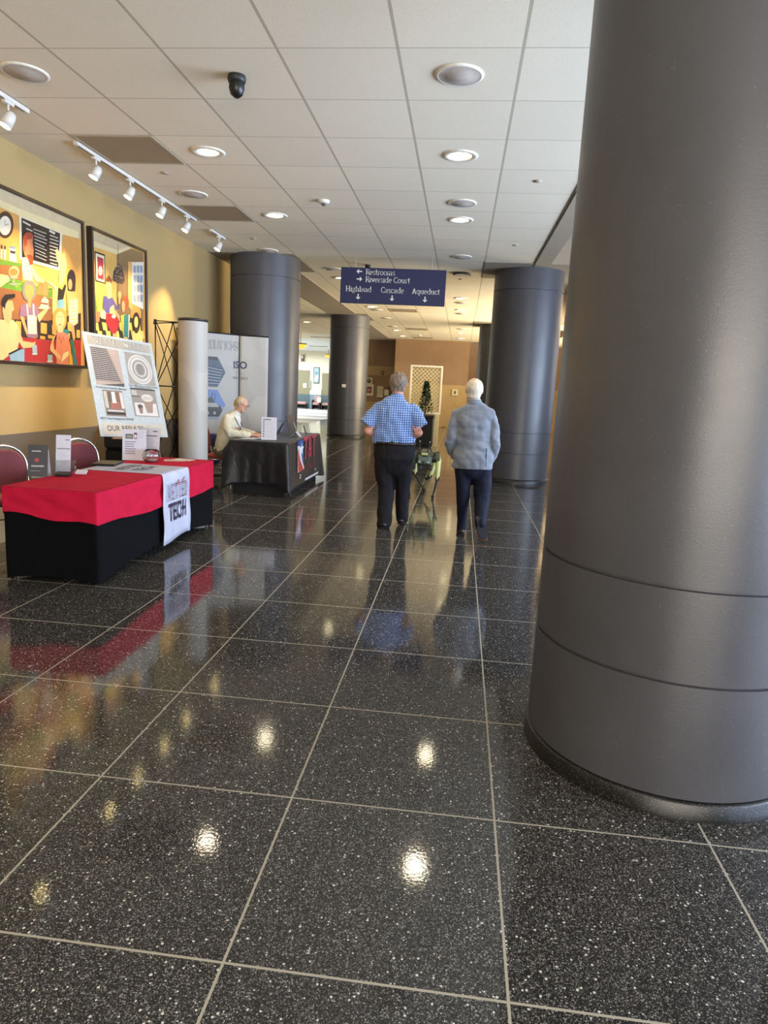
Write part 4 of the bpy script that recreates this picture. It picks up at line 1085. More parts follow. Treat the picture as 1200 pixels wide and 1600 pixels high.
easel = thing('wooden_easel', 'light wooden easel behind the red table holding the poster', 'easel', tuple((BL+BR)/2-Vector((0, 0, ((BL+BR)/2).z))))
M_WD = mat('#9a6f45', .5, name='light_wood', noise=.12, nscale=40)
mid = (BL+BR)/2; topm = (TL+TR)/2-PN*.02-PV*.15
def bar(a, b, r, nm, m_): MB().tube([a, b], r, 0, 4, smooth=False).build(nm, m_, easel)
for sg_ in (-1, 1):
    down = mid+PU*sg_*.22-PN*.03
    foot = mid+PU*sg_*.24+PV*(-mid.z/PV.z)-PN*.03; foot.z = .012
    bar(topm-PN*.02+PU*sg_*.03, foot, .013, 'leg', M_WD)
back = topm-PN*.75; back.z = .012; back.x = max(back.x, WX+.05); bar(topm-PN*.03, back, .012, 'leg', M_WD)
bar(mid-PU*.34-PV*.014-PN*.006, mid+PU*.34-PV*.014-PN*.006, .014, 'tray', M_WD)

# ============================================================ POP-UP DISPLAY
disp = thing('popup_display', 'tall curved white pop-up display wall with SOLUTIONS lettering and hexagon photos', 'display', (-3.9, 10.4, 0))
M_DW = mat('#c6c4bf', .55, name='display_panel', noise=.02, nscale=2)
g = G('display_fabric'); X, Y, Z = g.xyz()
vz = g.node('ShaderNodeTexVoronoi', in_Scale=1.7, in_Vector=g.co); vz.feature = 'F1'
sp_ = g.node('ShaderNodeSeparateColor'); g.nt.links.new(vz.outputs['Color'], sp_.inputs[0])
base = g.mix(g.math('MULTIPLY', sp_.outputs[0], .55), lin('#b7b2a8'), lin('#a09c95'))
M_DF = g.out(base, .5)
H_D = 2.37
plan = [(-4.24, 9.55), (-4.36, 9.9), (-4.43, 10.25), (-4.47, 10.55), (-4.46, 10.85), (-4.13, 11.165), (-3.80, 11.48), (-3.57, 11.58), (-3.34, 11.68)]
def panel(p, q, nm='panel'):
    (ax, ay), (bx, by) = p, q; d = Vector((bx-ax, by-ay, 0)).normalized(); n = Vector((d.y, -d.x, 0))
    return d, n
seg = MB()
cum = [0]
for a, b in zip(plan, plan[1:]): cum.append(cum[-1]+math.hypot(b[0]-a[0], b[1]-a[1]))
def on_plan(sv, off=0.0):
    sv = max(0, min(cum[-1]-1e-6, sv))
    for i in range(len(plan)-1):
        if sv <= cum[i+1]:
            t_ = (sv-cum[i])/(cum[i+1]-cum[i]); a, b = Vector(plan[i]), Vector(plan[i+1]); p = a.lerp(b, t_)
            d = (b-a).normalized(); return p.x+d.y*off, p.y-d.x*off
def strip(s0, s1, nm, m_):
    mb = MB(); n = 10; vs = []
    for off in (.0, -.004):
        for i in range(n+1):
            for z in (.03, .4, .8, 1.2, 1.6, 2.0, H_D):
                x, y = on_plan(s0+(s1-s0)*i/n, off+.004*math.sin(z*3+i)); vs.append((x, y, z))
    K = 7; N1 = (n+1)*K
    for i in range(n):
        for k in range(K-1):
            a = i*K+k; mb.add([], []); fs_ = [(a, a+K, a+K+1, a+1), (N1+a, N1+a+1, N1+a+K+1, N1+a+K)]
            mb.f += fs_; mb.m += [0, 0]; mb.sm += [True, True]
    for k in range(K-1): mb.f += [(k, k+1, N1+k+1, N1+k), (n*K+k, N1+n*K+k, N1+n*K+k+1, n*K+k+1)]; mb.m += [0, 0]; mb.sm += [False, False]
    mb.v = [Vector(v) for v in vs]
    return mb.build(nm, m_, disp, recalc=True)
# where the seam between the two right panels sits
seam = cum[6]+.01
for a, b in ((cum[3]+.02, cum[4]-.006), (cum[4]+.006, seam-.008), (seam+.008, cum[-1])): strip(a, b, 'graphic_panel', M_DF)
# top rail
MB().tube([(*on_plan(s_, -.02), H_D+.012) for s_ in [cum[3]+(cum[-1]-cum[3])*i/16 for i in range(17)]], .012, 0, 6).build('top_rail', M_DTB, disp)
MB().box((-3.80, 11.45, 0), (-3.30, 11.72, .03), bevel=.005, M=None).build('foot', M_DTB, disp)
# printed matter, following the curve of the panels
s = Sheet((0, 0, 0), (1, 0, 0), (0, 0, 1)); s.mb = MB()
def seg_of(px):
    """photo point -> (arc length, height) on the display face"""
    d = _f + R_AX*((px[0]-600)/F_PX) - U_AX*((px[1]-800)/F_PX)
    best = None
    for i in range(len(plan)-1):
        a, b = Vector(plan[i]), Vector(plan[i+1]); e = b-a
        den = d.x*e.y-d.y*e.x
        if abs(den) < 1e-9: continue
        tt = (a.x*e.y-a.y*e.x)/den; uu = (a.x*d.y-a.y*d.x)/den
        if tt > 0 and -.0001 <= uu <= 1.0001:
            if best is None or tt < best[0]: best = (tt, cum[i]+uu*(cum[i+1]-cum[i]), CAM.z+d.z*tt)
    return best[1], best[2]
s.curve = lambda a, b, e: Vector((*on_plan(a, .007+e), b))
def dpoly(c, pts): s.poly(c, [seg_of(p) for p in pts])
c5 = lambda x, y: (300+x/5, 500+y/5)
def strip_poly(c, pts_sz):
    s.poly(c, pts_sz)
# lettering: SOLUTIONS, outlined
a0 = seg_of(c5(112, 190)); a1 = seg_of(c5(366, 210))
Wd = a1[0]-a0[0]
for k, ch in enumerate('OLUTIONS'):
    uc = a0[0]+Wd*(k+.5)/8; zz = a0[1]+(a1[1]-a0[1])*(k+.5)/8
    s.text('#4b4a4a', ch, uc, zz, .19, .032, squash=.74); s.text('#b3afa6', ch, uc, zz, .19, .004, squash=.74); s.k -= 2
s.text('#4b4a4a', 'S', a0[0]-Wd/16, a0[1], .20, .012, squash=.8)
s.k += 3
# hexagon photos
def hexa(cx_px, cy_px, cols):
    u, z = seg_of((cx_px, cy_px)); R = .285
    pts = [(u+R*math.cos(math.radians(60*k)), z+R*math.sin(math.radians(60*k))) for k in range(6)]
    s.poly(cols[0], pts)
    return u, z, R
u, z, R = hexa(*c5(135, 402), ['#4d5560'])
s.poly('#3a342f', [(u-.13, z+.235), (u+.13, z+.235), (u+.15, z+.19), (u-.155, z+.20)])
for k in range(12): s.line('#b9bfc6' if k % 2 else '#2c3138', (u-.20+k*.012, z+.12-k*.028), (u+.24-k*.006, z+.05-k*.022), .007)
s.poly('#8f7a66', [(u-.17, z-.20), (u+.02, z-.235), (u-.14, z-.245)])
u, z, R = hexa(*c5(135, 660), ['#6a7fae'])
s.poly('#8f959a', [(u-.25, z-.03), (u+.25, z-.03), (u+.14, z-.245), (u-.14, z-.245)]); s.poly('#3d3f38', [(u-.2, z-.02), (u+.2, z-.02), (u+.23, z-.10), (u+.17, z-.2), (u-.17, z-.2), (u-.24, z-.1)])
s.poly('#a5a196', [(u-.13, z+.03), (u+.12, z+.03), (u+.17, z-.04), (u-.16, z-.04)]); s.poly('#4d4f45', [(u-.08, z+.10), (u+.05, z+.12), (u+.1, z+.03), (u-.12, z+.03)])
for k in (-.14, -.03, .09): s.ell('#2a2a26', u+k, z-.14, .05, .055); s.ell('#9b978c', u+k, z-.14, .028, .032)
s.line('#2f3436', (u+.02, z+.1), (u+.06, z+.20), .012); s.line('#2f3436', (u+.09, z+.06), (u+.10, z+.18), .009)
# certificate mark
u, z = seg_of(c5(374, 355)); s.text('#23284f', 'ISO', u, z, .17, .02, squash=.95)
for k in range(18):
    a = 2*PI*k/18; s.ell('#8d8c90', u+.15*math.cos(a), z+.14*math.sin(a), .006, .006, 6); s.k -= 1
s.k += 1
s.text('#77757a', '9001:2015', u, z-.215, .065, .006)
# dark round badge low on the panel and lines of text
u, z = seg_of(c5(160, 1010)); s.ell('#2e2f55', u, z, .22, .27); s.text('#e8e4e0', 'NAVSEA', u, z, .10, .008, squash=.8)
u, z = seg_of(c5(190, 1150)); s.text('#33302e', 'PROJECT &', u, z+.04, .095, .012, squash=.8); s.text('#33302e', 'CUTTING', u, z-.06, .095, .012, squash=.8)
s.build('print', disp)
# rolled end cap of the display, nearest to the camera
ec = MB(); cx_, cy_ = -3.64, 9.08
ec.lathe([(.192, .02), (.196, .6), (.195, 1.2), (.196, 1.8), (.194, H_D)], (cx_, cy_, 0), 0, 40)
ec.build('end_cap', M_DF, disp)
MB().lathe([(.0005, H_D+.006), (.18, H_D+.006), (.197, H_D+.0), (.198, H_D+.035), (.17, H_D+.04), (.0005, H_D+.03)], (cx_, cy_, 0), 0, 32).build('cap_rim', mat('#2e2a28', .4), disp)
# lattice frame behind
lf = MB(); nodes = {}
cols_ = [(-3.74, 9.13), (-3.98, 9.22), (-4.14, 9.02), (-4.33, 9.42)]
rows_ = [2.36, 1.50, .66, .03]
def L_(i, j, k, l): lf.tube([(*cols_[i], rows_[j]), (*cols_[k], rows_[l])], .0075, 0, 5)
for j in range(4):
    for i, k in ((0, 1), (0, 2), (1, 3), (2, 3)): L_(i, j, k, j) if j in (0, 1) else None
for j in range(3):
    for i, k in ((0, 1), (0, 2), (1, 3), (2, 3)): L_(i, j, k, j+1); L_(k, j, i, j+1)
hb = lf
for (x, y) in cols_:
    for zz in rows_[:3]: hb.box((x-.018, y-.018, zz-.018), (x+.018, y+.018, zz+.018), bevel=.004)
lf.build('lattice_frame', M_DTB, disp)
# black shipping case between easel and lattice
t = thing('shipping_case', 'shiny black plastic case standing between the poster and the display end', 'case', (-4.2, 8.35, 0))
MB().box((-4.42, 8.12, 0), (-3.98, 8.60, .70), bevel=.03).build('body', mat('#131315', .3), t)
MB().box((-4.43, 8.11, .70), (-3.97, 8.61, .93), bevel=.03).build('lid', mat('#19191c', .3), t)
MB().box((-3.985, 8.3, .66), (-3.96, 8.38, .74), bevel=.004).build('latch', M_CHR, t)

# ============================================================ SECOND TABLE
UX0, UX1, UY0, UY1, UZ = -3.24, -2.40, 9.42, 11.70, .785
tb = thing('folding_table', 'folding table under the dark satin cloth with the big letters', 'table', ((UX0+UX1)/2, (UY0+UY1)/2, 0))
MB().box((UX0+.02, UY0+.02, UZ-.05), (UX1-.02, UY1-.02, UZ-.012)).build('tabletop', mat('#b9b2a4', .5), tb)
for xx in (UX0+.12, UX1-.12):
    for yy in (UY0+.16, UY1-.16): MB().tube([(xx, yy, UZ-.05), (xx, yy, 0)], .014).build('leg', mat('#5a5a5c', .35, .8), tb)
def skirt(px, py, nr, t, side, lv):
    return nr[0]*.0, nr[1]*.0, .004+(UZ-.014-.004)*lv
sk = drape(MB(), UX0+.04, UY0+.04, UX1-.04, UY1-.04, [0, .3, .6, 1], skirt, n=12, skip=(3,))
tag(sk.build('table_skirt', mat('#0b0b0d', .85, name='black_skirt'), smooth=False), 'black under skirt showing below the hem of the dark satin cloth', 'table cover')
g = G('dark_satin'); X, Y, Z = g.xyz()
mp = g.node('ShaderNodeMapping', in_Vector=g.co, in_Scale=(1, 1, .7), in_Rotation=(.4, .6, .3))
vv = g.node('ShaderNodeTexVoronoi', in_Scale=7.0, in_Vector=mp.outputs[0]); vv.feature = 'DISTANCE_TO_EDGE'
g.bump(g.math('ADD', g.noise(7, 3, .55, mp.outputs[0]), g.math('MULTIPLY', vv.outputs[0], .5)), .35, .03)
M_SAT = g.out(lin('#131216'), .40, 0, **{'Sheen_Weight': .1, 'Specular_IOR_Level': .35})
def satin(px, py, nr, t, side, lv):
    cw = corner_w(t, 3); d = 1-lv
    hem = .16-.10*cw+.012*math.sin(t*21)
    if side == 0: hem = .175-.10*corner_w(t, 5)+.01*math.sin(t*19)
    if side == 1: hem = .09-.05*corner_w(t, 5)
    if side == 3: hem = .64
    z = hem+(UZ-hem)*lv
    fl = .10*d*cw+.012+.022*d*math.sin(t*13+side*2)*cw+.006*d*math.sin(t*29)
    if side == 1: fl = .012+.075*d*corner_w(t, 8)+.02*d*math.sin(t*60)*corner_w(t, 8)
    # corners swing out diagonally
    ex = ey = 0
    if side in (0, 2): ex = (1 if t > .5 else -1)*(.085*d*cw)*(1 if side == 0 else -1)
    else: ey = (1 if t > .5 else -1)*(.085*d*corner_w(t, 8))*(1 if side == 1 else -1)
    return nr[0]*fl+ex, nr[1]*fl+ey, z+(.004 if lv >= 1 else 0)
st = drape(MB(), UX0, UY0, UX1, UY1, [0, .06, .15, .3, .45, .6, .75, .88, .96, 1], satin, n=44, top=UZ+.004)
cover = thing('satin_tablecloth', 'dark satin tablecloth with red T&T letters and a flag emblem', 'tablecloth', ((UX0+UX1)/2, (UY0+UY1)/2, 0))
o = st.build('cloth', M_SAT, cover, smooth=True); md = o.modifiers.new('thick', 'SOLIDIFY'); md.thickness = .002; md.offset = -1
s = Sheet((UX1+.028, 0, 0), (0, 1, 0), (0, 0, 1))
def lp(x, y):
    p = ray_hit(300+x/5, 500+y/5, 0, UX1+.028); return (p.y, p.z)
def lpoly(c, pts): s.poly(c, [lp(*p) for p in pts])
lpoly('#d8cfc9', [(825, 985), (845, 975), (876, 1160), (826, 1195)]); 
for k in range(4):
    lpoly('#b4443e', [(826, 1000+k*46), (830+k*3, 985+k*30), (842+k*10, 1178-k*3), (833+k*10, 1188-k*3)] if k else [(826, 1040), (829, 1000), (842, 1180), (830, 1192)])
lpoly('#2c4c86', [(826, 945), (870, 932), (874, 1110), (866, 1120), (846, 985), (826, 985)])
cx_, cy_ = lp(857, 1010); pts = []
for k in range(10):
    a = PI/2+k*PI/5; r_ = .115 if k % 2 == 0 else .045; pts.append((cx_+r_*math.cos(a)*1.3, cy_+r_*math.sin(a)))
s.poly('#e3e6ee', pts)
a = lp(922, 990); 
for k_, ch in ((-.30, 'T'), (0, '&'), (.30, 'T')): s.text('#b03a4c', ch, a[0]+k_, a[1]-.01, .50, .016, squash=1.12 if ch == 'T' else .85); s.k -= 1
s.k += 1
a = lp(928, 1135); s.text('#9c3245', 'MATERIALS, INC', a[0], a[1], .10, .008, squash=.88)
a = lp(845, 1232); s.ell('#c9c6cc', a[0], a[1]+.02, .05, .035); s.ell('#28282c', a[0], a[1]+.02, .032, .02)
a = lp(905, 1232); b = lp(985, 1190); s.line('#dcdce2', (a[0]-.2, a[1]-.005), (b[0], b[1]), .035); 
a = lp(962, 1165); s.ell('#dcdce2', a[0], a[1], .035, .03, 5)
s.build('printed_logo', cover)
ZU = UZ+.010
# items on the second table
def upright(name, lab, cat, x, y, w_, h, lean, yaw, th, col, ex=None):
    t = thing(name, lab, cat, (x, y, ZU)); O, U, V, N = card_sheet(x, y, ZU, w_, h, lean, yaw)
    slab(O, U, V, N, w_, h, th).build('sheet', col, t)
    s = Sheet(O, U, V)
    if ex: ex(s)
    s.build('print', t) if s.mats else None
    return t, O, U, V, N
def wex(s):
    lines(s, '#6b6a66', .02, .14, .305, .285, 1, .8)
    for k in range(7): s.rect('#5a5a5c', .02, .255-k*.035, .045, .272-k*.035)
    lines(s, '#b5b4ae', .06, .2, .27, .03, 10, .25)
t, O, U, V, N = upright('sign_holder', 'white printed page in a clear upright holder at the end of the dark table', 'sign', -2.72, 9.62, .22, .33, 6, 0, .004, M_PAPER, wex)
slab(O+N*.04, U, Vector((0, 0, 1)), N, .22, .004, .12).build('clear_foot', M_ACR, t)
# laptop facing the seated man (screen seen edge-on, open towards -x)
lap = thing('open_laptop', 'open laptop in front of the seated man, lid leaning away', 'laptop', (-2.90, 10.25, ZU))
Ml = Matrix.Translation((-2.90, 10.2, ZU)) @ Matrix.Rotation(math.radians(8), 4, 'Z')
MB().box((-.12, -.17, 0), (.12, .17, .016), bevel=.004, M=Ml).build('keyboard_base', mat('#b9b8b2', .4), lap)
Ms = Ml @ Matrix.Translation((.12, 0, .016)) @ Matrix.Rotation(math.radians(28), 4, 'Y')
lid_ = MB().box((-.004, -.17, 0), (.004, .17, .24), bevel=.002, M=Ms).build('lid', mat('#3a3a3c', .4, .3), lap)
MB().box((-.0055, -.155, .012), (-.004, .155, .228), M=Ms).build('screen', emis('#9fb0c8', .5, 'screen'), lid_)
# tablet on a stand, phone and a tent card on the front edge
t = thing('tablet_stand', 'tall thin dark tablet standing on edge near the front of the dark table', 'tablet', (-2.62, 11.15, ZU))
Mt = Matrix.Translation((-2.70, 11.0, ZU)) @ Matrix.Rotation(math.radians(-14), 4, 'Z') @ Matrix.Rotation(math.radians(-12), 4, 'Y')
MB().box((-.006, -.13, .0), (.006, .13, .32), bevel=.003, M=Mt).build('tablet', mat('#1c1d20', .25), t)
MB().tube([(-2.70, 11.0, ZU+.2), (-2.62, 11.0, ZU+.004)], .006).build('prop', M_CHR, t)
t = thing('tent_card', 'small white folded card at the front corner of the dark table', 'card', (-2.52, 10.62, ZU))
Mt = Matrix.Translation((-2.54, 10.55, ZU)) @ Matrix.Rotation(math.radians(5), 4, 'Z')
tc = MB(); tc.add([Mt @ Vector(p) for p in [(-.10, -.09, 0), (-.10, .09, 0), (0, .09, .085), (0, -.09, .085), (.08, -.09, 0), (.08, .09, 0)]], [(0, 1, 2, 3), (3, 2, 5, 4)]); o = tc.build('folded_paper', M_PAPER, t); md = o.modifiers.new('t', 'SOLIDIFY'); md.thickness = .002
for k, (x, y, w_) in enumerate([(-3.04, 9.75, .3), (-2.95, 9.86, .22)]):
    tag(MB().box((x-.11, y-w_/2, ZU+k*.004), (x+.11, y+w_/2, ZU+.003+k*.004)).build('paper_sheet', M_PAPER), ['larger paper sheet under the seated man\'s forearm on the dark table', 'smaller paper sheet lying upon the larger one on the dark table'][k], 'paper')
t = thing('phone_stand', 'small phone propped up beside the tablet on the dark table', 'phone', (-2.58, 11.35, ZU))
MB().box((-.004, -.04, 0), (.004, .04, .15), bevel=.002, M=Matrix.Translation((-2.56, 11.3, ZU)) @ Matrix.Rotation(math.radians(-15), 4, 'Y')).build('phone', mat('#3a3a3e', .3), t)
tag(MB().lathe([(.0005, 0), (.05, 0), (.055, .012), (.0005, .014)], (-2.58, 11.6, ZU), 0, 20).build('coaster', mat('#c9c4ba', .5)), 'small pale round coaster at the far end of the dark table', 'coaster')
chair(-3.62, 10.12, 0, 'maroon banquet chair of the seated man in the cream jacket', H=.94, fabric=mat('#8a3f3a', .85, name='rust_fabric'))
chair(-3.09, 12.16, 0, 'maroon banquet chair behind the far end of the dark table', H=.92)
# ============================================================ LATTICE, PLANTER AND CONIFER
Y0 = 20.0
a, b = ray_hit(642, 570, 1, Y0), ray_hit(692.5, 571, 1, Y0); lz0 = ray_hit(690, 648, 1, Y0).z; lz1 = a.z
lx0, lx1 = a.x, b.x
tr = thing('trellis_screen', 'cream diagonal trellis panel with white frame standing on a black planter', 'trellis', ((lx0+lx1)/2, Y0, 0))
M_CRM = mat('#cfc39a', .6, name='cream_paint'); M_FRM = mat('#e6e0cf', .5, name='white_frame_paint')
fm = MB()
for p, q in (((lx0, lz0), (lx1, lz0+.05)), ((lx0, lz1-.05), (lx1, lz1)), ((lx0, lz0+.05), (lx0+.05, lz1-.05)), ((lx1-.05, lz0+.05), (lx1, lz1-.05))):
    fm.box((p[0], Y0-.025, p[1]), (q[0], Y0+.025, q[1]), bevel=.004)
fm.build('frame', M_FRM, tr)
def slats(sgn, y, nm):
    mb = MB(); W_, H_ = lx1-lx0-.08, lz1-lz0-.08; x0, z0 = lx0+.04, lz0+.04; st = .115
    c = -H_ if sgn > 0 else 0
    while c < W_+(0 if sgn > 0 else H_):
        # line x = c + sgn*z
        if sgn > 0: t0, t1 = max(0, -c), min(H_, W_-c); A = (c+t0, t0); B = (c+t1, t1)
        else: t0, t1 = max(0, c-W_), min(H_, c); A = (c-t0, t0); B = (c-t1, t1)
        if t1-t0 > .03:
            d = Vector((B[0]-A[0], B[1]-A[1])).normalized(); n = Vector((-d.y, d.x))*.016
            mb.prism([(A[0]+n.x, A[1]+n.y), (A[0]-n.x, A[1]-n.y), (B[0]-n.x, B[1]-n.y), (B[0]+n.x, B[1]+n.y)], (x0, y, z0), (1, 0, 0), (0, 0, 1), .007)
        c += st
    o = mb.build(nm, M_CRM, tr); o['kind'] = 'stuff' if False else 'pattern'; del o['kind']
slats(1, Y0, 'lattice_slats'); slats(-1, Y0+.012, 'lattice_slats')
MB().box((lx0+.02, Y0+.03, 0), (lx0+.07, Y0+.07, lz0+.05), bevel=.004).build('post', M_FRM, tr)
MB().box((lx1-.17, Y0-.03, 0), (lx1-.03, Y0+.02, lz0-.002), bevel=.004).build('post', M_CRM, tr)
pl = thing('black_planter', 'tall black planter box under the trellis', 'planter', (lx0+.5, Y0-.35, 0))
g_ = MB(); px0, px1 = lx0+.24, lx1-.16
g_.box((px0, Y0-.62, .05), (px1, Y0-.06, lz0-.02), bevel=.02); g_.box((px0-.02, Y0-.64, lz0-.10), (px1+.02, Y0-.04, lz0-.01), bevel=.015)
g_.build('body', mat('#050505', .6), pl)
MB().box((px0+.05, Y0-.57, 0), (px1-.05, Y0-.11, .05)).build('plinth_foot', mat('#1b1a19', .5), pl)
cz0 = lz0-.01; ct = ray_hit(667, 598, 1, Y0-.35)
con = thing('potted_conifer', 'small dark conifer growing out of the black planter before the trellis', 'conifer', (ct.x, Y0-.35, cz0))
MB().tube([(ct.x, Y0-.35, cz0), (ct.x+.01, Y0-.35, ct.z-.08)], [.02, .006], 0, 6).build('trunk', mat('#3d2d1e', .8), con)
rr = random.Random(5); fo = MB()
for k in range(620):
    v = rr.random()**.8; z = cz0+.02+(ct.z-cz0)*v; rmax = .20*(1-v)**.8+.02; a = rr.random()*2*PI; r_ = rmax*(.35+.65*rr.random())
    p = Vector((ct.x+math.cos(a)*r_, Y0-.35+math.sin(a)*r_*.8, z)); L = .05+.03*rr.random()
    d = Vector((math.cos(a), math.sin(a)*.8, .5+rr.random()*.5)).normalized(); w_ = d.cross(Vector((rr.random()-.5, rr.random()-.5, rr.random()))).normalized()*.012
    fo.add([p-w_, p+d*L*.6-w_*1.4, p+d*L, p+d*L*.6+w_*1.4, p+w_], [(0, 1, 2, 3, 4)], rr.choice([0, 0, 1]))
fo.build('foliage', [mat('#1f3320', .8), mat('#35502c', .8)], con)
# small low leaves in the planter at the left of the tree
sh = thing('low_shrub', 'low leafy plant in the planter left of the conifer', 'plant', (ct.x-.2, Y0-.35, cz0)); fo = MB()
for k in range(160):
    a = rr.random()*2*PI; r_ = .14*rr.random(); p = Vector((ct.x-.34+math.cos(a)*r_*.8, Y0-.4+math.sin(a)*r_, cz0+rr.random()*.10)); d = Vector((math.cos(a), math.sin(a), .9)).normalized(); w_ = d.cross(Vector((0, 0, 1))).normalized()*.014
    fo.add([p, p+d*.04+w_, p+d*.09, p+d*.04-w_], [(0, 1, 2, 3)])
fo.build('foliage', mat('#4d6130', .7), sh)
# ============================================================ THINGS ON THE END WALL
YL, YR = 32.39, 31.19
def wallbox(name, lab, cat, x0, y0, x1, y1, Y, col, th=.04):
    a, b = ray_hit(x0, y1, 1, Y), ray_hit(x1, y0, 1, Y)
    t = thing(name, lab, cat, ((a.x+b.x)/2, Y, (a.z+b.z)/2))
    MB().box((a.x, Y-th, a.z), (b.x, Y, b.z), bevel=.006).build('panel', col, t)
    s = Sheet((0, Y-th-.002, 0), (1, 0, 0), (0, 0, 1)); return t, s, a, b
WHB = mat('#d7cba9', .5, name='notice_white')
t, s, a, b = wallbox('round_notice', 'white square notice with a black round emblem on the end wall', 'notice', 571.5, 590.5, 582, 599.5, YL, WHB)
cx, cz = (a.x+b.x)/2, (a.z+b.z)/2; s.ell('#1a1715', cx, cz, .10, .10); s.ell('#cfc4a4', cx, cz+.01, .035, .03); s.build('emblem', t)
t, s, a, b = wallbox('framed_picture', 'white framed small red and blue picture on the end wall beside the column', 'picture', 570, 600.5, 584, 618, YL, WHB)
s.rect('#4b4358', a.x+.09, a.z+.13, b.x-.09, b.z-.12); s.rect('#a3503f', a.x+.12, a.z+.15, b.x-.16, a.z+.35); s.ell('#c98768', (a.x+b.x)/2, (a.z+b.z)/2, .05, .06); s.build('image', t)
t, s, a, b = wallbox('notice_board', 'pale striped notice board on the end wall left of the man in blue', 'notice', 589, 604, 599, 620.5, YL, WHB)
for k in range(4): s.rect('#a59876', a.x+.03+k*.07, a.z+.08, a.x+.06+k*.07, b.z-.08)
s.build('columns_of_text', t)
t, s, a, b = wallbox('leaflet_rack', 'low pale leaflet rack with brochures poking up, on the end wall', 'rack', 600.5, 609, 608, 618, YL, WHB, .1)
for k, c in enumerate(['#5b4a3a', '#8a6a4a', '#3c3a44']): MB().box((a.x+.02+k*.07, YL-.08, b.z-.02), (a.x+.07+k*.07, YL-.05, b.z+.13)).build('brochure', mat(c, .6), t)
t, s, a, b = wallbox('fire_alarm', 'small dark red fire alarm box on the pale band of the end wall', 'fire alarm', 595.5, 580, 600, 585.5, YL, mat('#5c3423', .5), .06)
MB().box((a.x+.04, YL-.075, a.z+.05), (b.x-.04, YL-.06, b.z-.05)).build('lens', mat('#d8c9a8', .3), t)
t, s, a, b = wallbox('exit_plan', 'small white framed plan on the end wall right of the trellis', 'notice', 706, 608.5, 715.5, 618, YR, WHB, .03)
s.rect('#9c9274', (a.x+b.x)/2-.06, a.z+.05, (a.x+b.x)/2+.06, b.z-.06); s.ell('#3a3530', (a.x+b.x)/2, (a.z+b.z)/2, .035, .05); s.build('print', t)
t, s, a, b = wallbox('wall_grille', 'small dark grille low on the end wall right of the trellis', 'grille', 689.5, 667, 696, 671, YR, mat('#4a4034', .6), .03)
# ============================================================ FAR LOBBY
YF = 45.99
def lob(x, y): return ray_hit(x, y, 1, YF)
t, s, a, b = wallbox('framed_picture', 'tall blue landscape picture between the two lobby doors', 'picture', 489.8, 574, 499.6, 598.5, YF, mat('#2c2a2c', .4), .06)
s.rect('#9fb9c2', a.x+.04, a.z+.04, b.x-.04, b.z-.04); s.poly('#cbd3cc', [(a.x+.04, a.z+.06), (b.x-.04, a.z+.3), (b.x-.04, a.z+.55), (a.x+.04, a.z+.35)]); s.ell('#6f95a6', (a.x+b.x)/2, b.z-.38, .10, .12); s.build('image', t)
t, s, a, b = wallbox('framed_flag', 'small framed dark red flag high on the lobby wall over the first door', 'picture', 469.8, 554, 478, 565.5, YF, mat('#c9bca0', .5), .05)
s.rect('#5d3a38', a.x+.04, a.z+.04, b.x-.06, b.z-.05); s.rect('#dcd3c0', a.x+.05, b.z-.26, a.x+.17, b.z-.08); s.build('image', t)
t, s, a, b = wallbox('door_notice', 'white sheet taped to the taupe lobby door', 'notice', 473.6, 599, 479, 605.5, 45.92, mat('#eceae2', .5), .01)
s.ell('#9a9a9a', (a.x+b.x)/2, (a.z+b.z)/2, .05, .06); s.build('print', t)
t, s, a, b = wallbox('wall_plaque', 'narrow grey plaque beside the taupe lobby door', 'plaque', 483.3, 594.5, 486.6, 607.5, YF, mat('#9b9b92', .5), .08)
# yellow bowl pendants
def pendant(px, py0, py1, Y, wpx, lab):
    c = ray_hit(px, py0, 1, Y); b = ray_hit(px, py1, 1, Y); r_ = wpx/2/F_PX*Y*.99; h = c.z-b.z
    t = thing('bowl_pendant', lab, 'pendant lamp', (c.x, Y, c.z))
    MB().lathe([(r_, c.z), (r_*.96, c.z-h*.35), (r_*.7, c.z-h*.75), (r_*.3, c.z-h*.97), (.0005, c.z-h)], (c.x, Y, 0), 0, 28).build('bowl', emis('#e9c24a', 1.3, 'amber_bowl'), t)
    MB().lathe([(r_*1.02, c.z+.02), (r_*1.04, c.z-.02), (r_*.99, c.z-.03)], (c.x, Y, 0), 0, 28).build('rim', mat('#5c5238', .4, .5), t)
    MB().tube([(c.x, Y, c.z), (c.x, Y, CZ)], .02).build('stem', mat('#8b8674', .4, .5), t)
pendant(470, 537.0, 545.5, 30.0, 18, 'yellow glass bowl pendant at the edge of the left column in the bright lobby')
pendant(513.5, 554, 559.5, 43.0, 13, 'smaller looking yellow bowl pendant beside the middle column in the lobby')
# lobby seats
M_PNK = mat('#b58d86', .8, name='pink_upholstery')
def lounge(px, py, Y, w_, lab, back=True, draped=False):
    c = ray_hit(px, py, 2, 0); Y = min(c.y, 45.2); c = ray_hit(px, py, 1, Y); x = c.x
    t = thing('lounge_seat', lab, 'seat', (x, Y, 0))
    f = MB()
    for sx in (-1, 1): f.box((x+sx*w_/2-.03, Y-.25, 0), (x+sx*w_/2+.03, Y+.3, .62 if back else .3), bevel=.01)
    f.box((x-w_/2, Y+.22, .05), (x+w_/2, Y+.28, .35))
    f.build('frame', mat('#26211f', .5), t)
    MB().box((x-w_/2+.03, Y-.27, .28), (x+w_/2-.03, Y+.25, .45), bevel=.04).build('seat_cushion', M_PNK, t)
    if back: MB().box((x-w_/2+.03, Y+.15, .45), (x+w_/2-.03, Y+.29, .88), bevel=.04).build('back_cushion', M_PNK, t)
lounge(469, 638, 0, .9, 'pink cushioned bench at the left edge of the bright lobby', back=False)
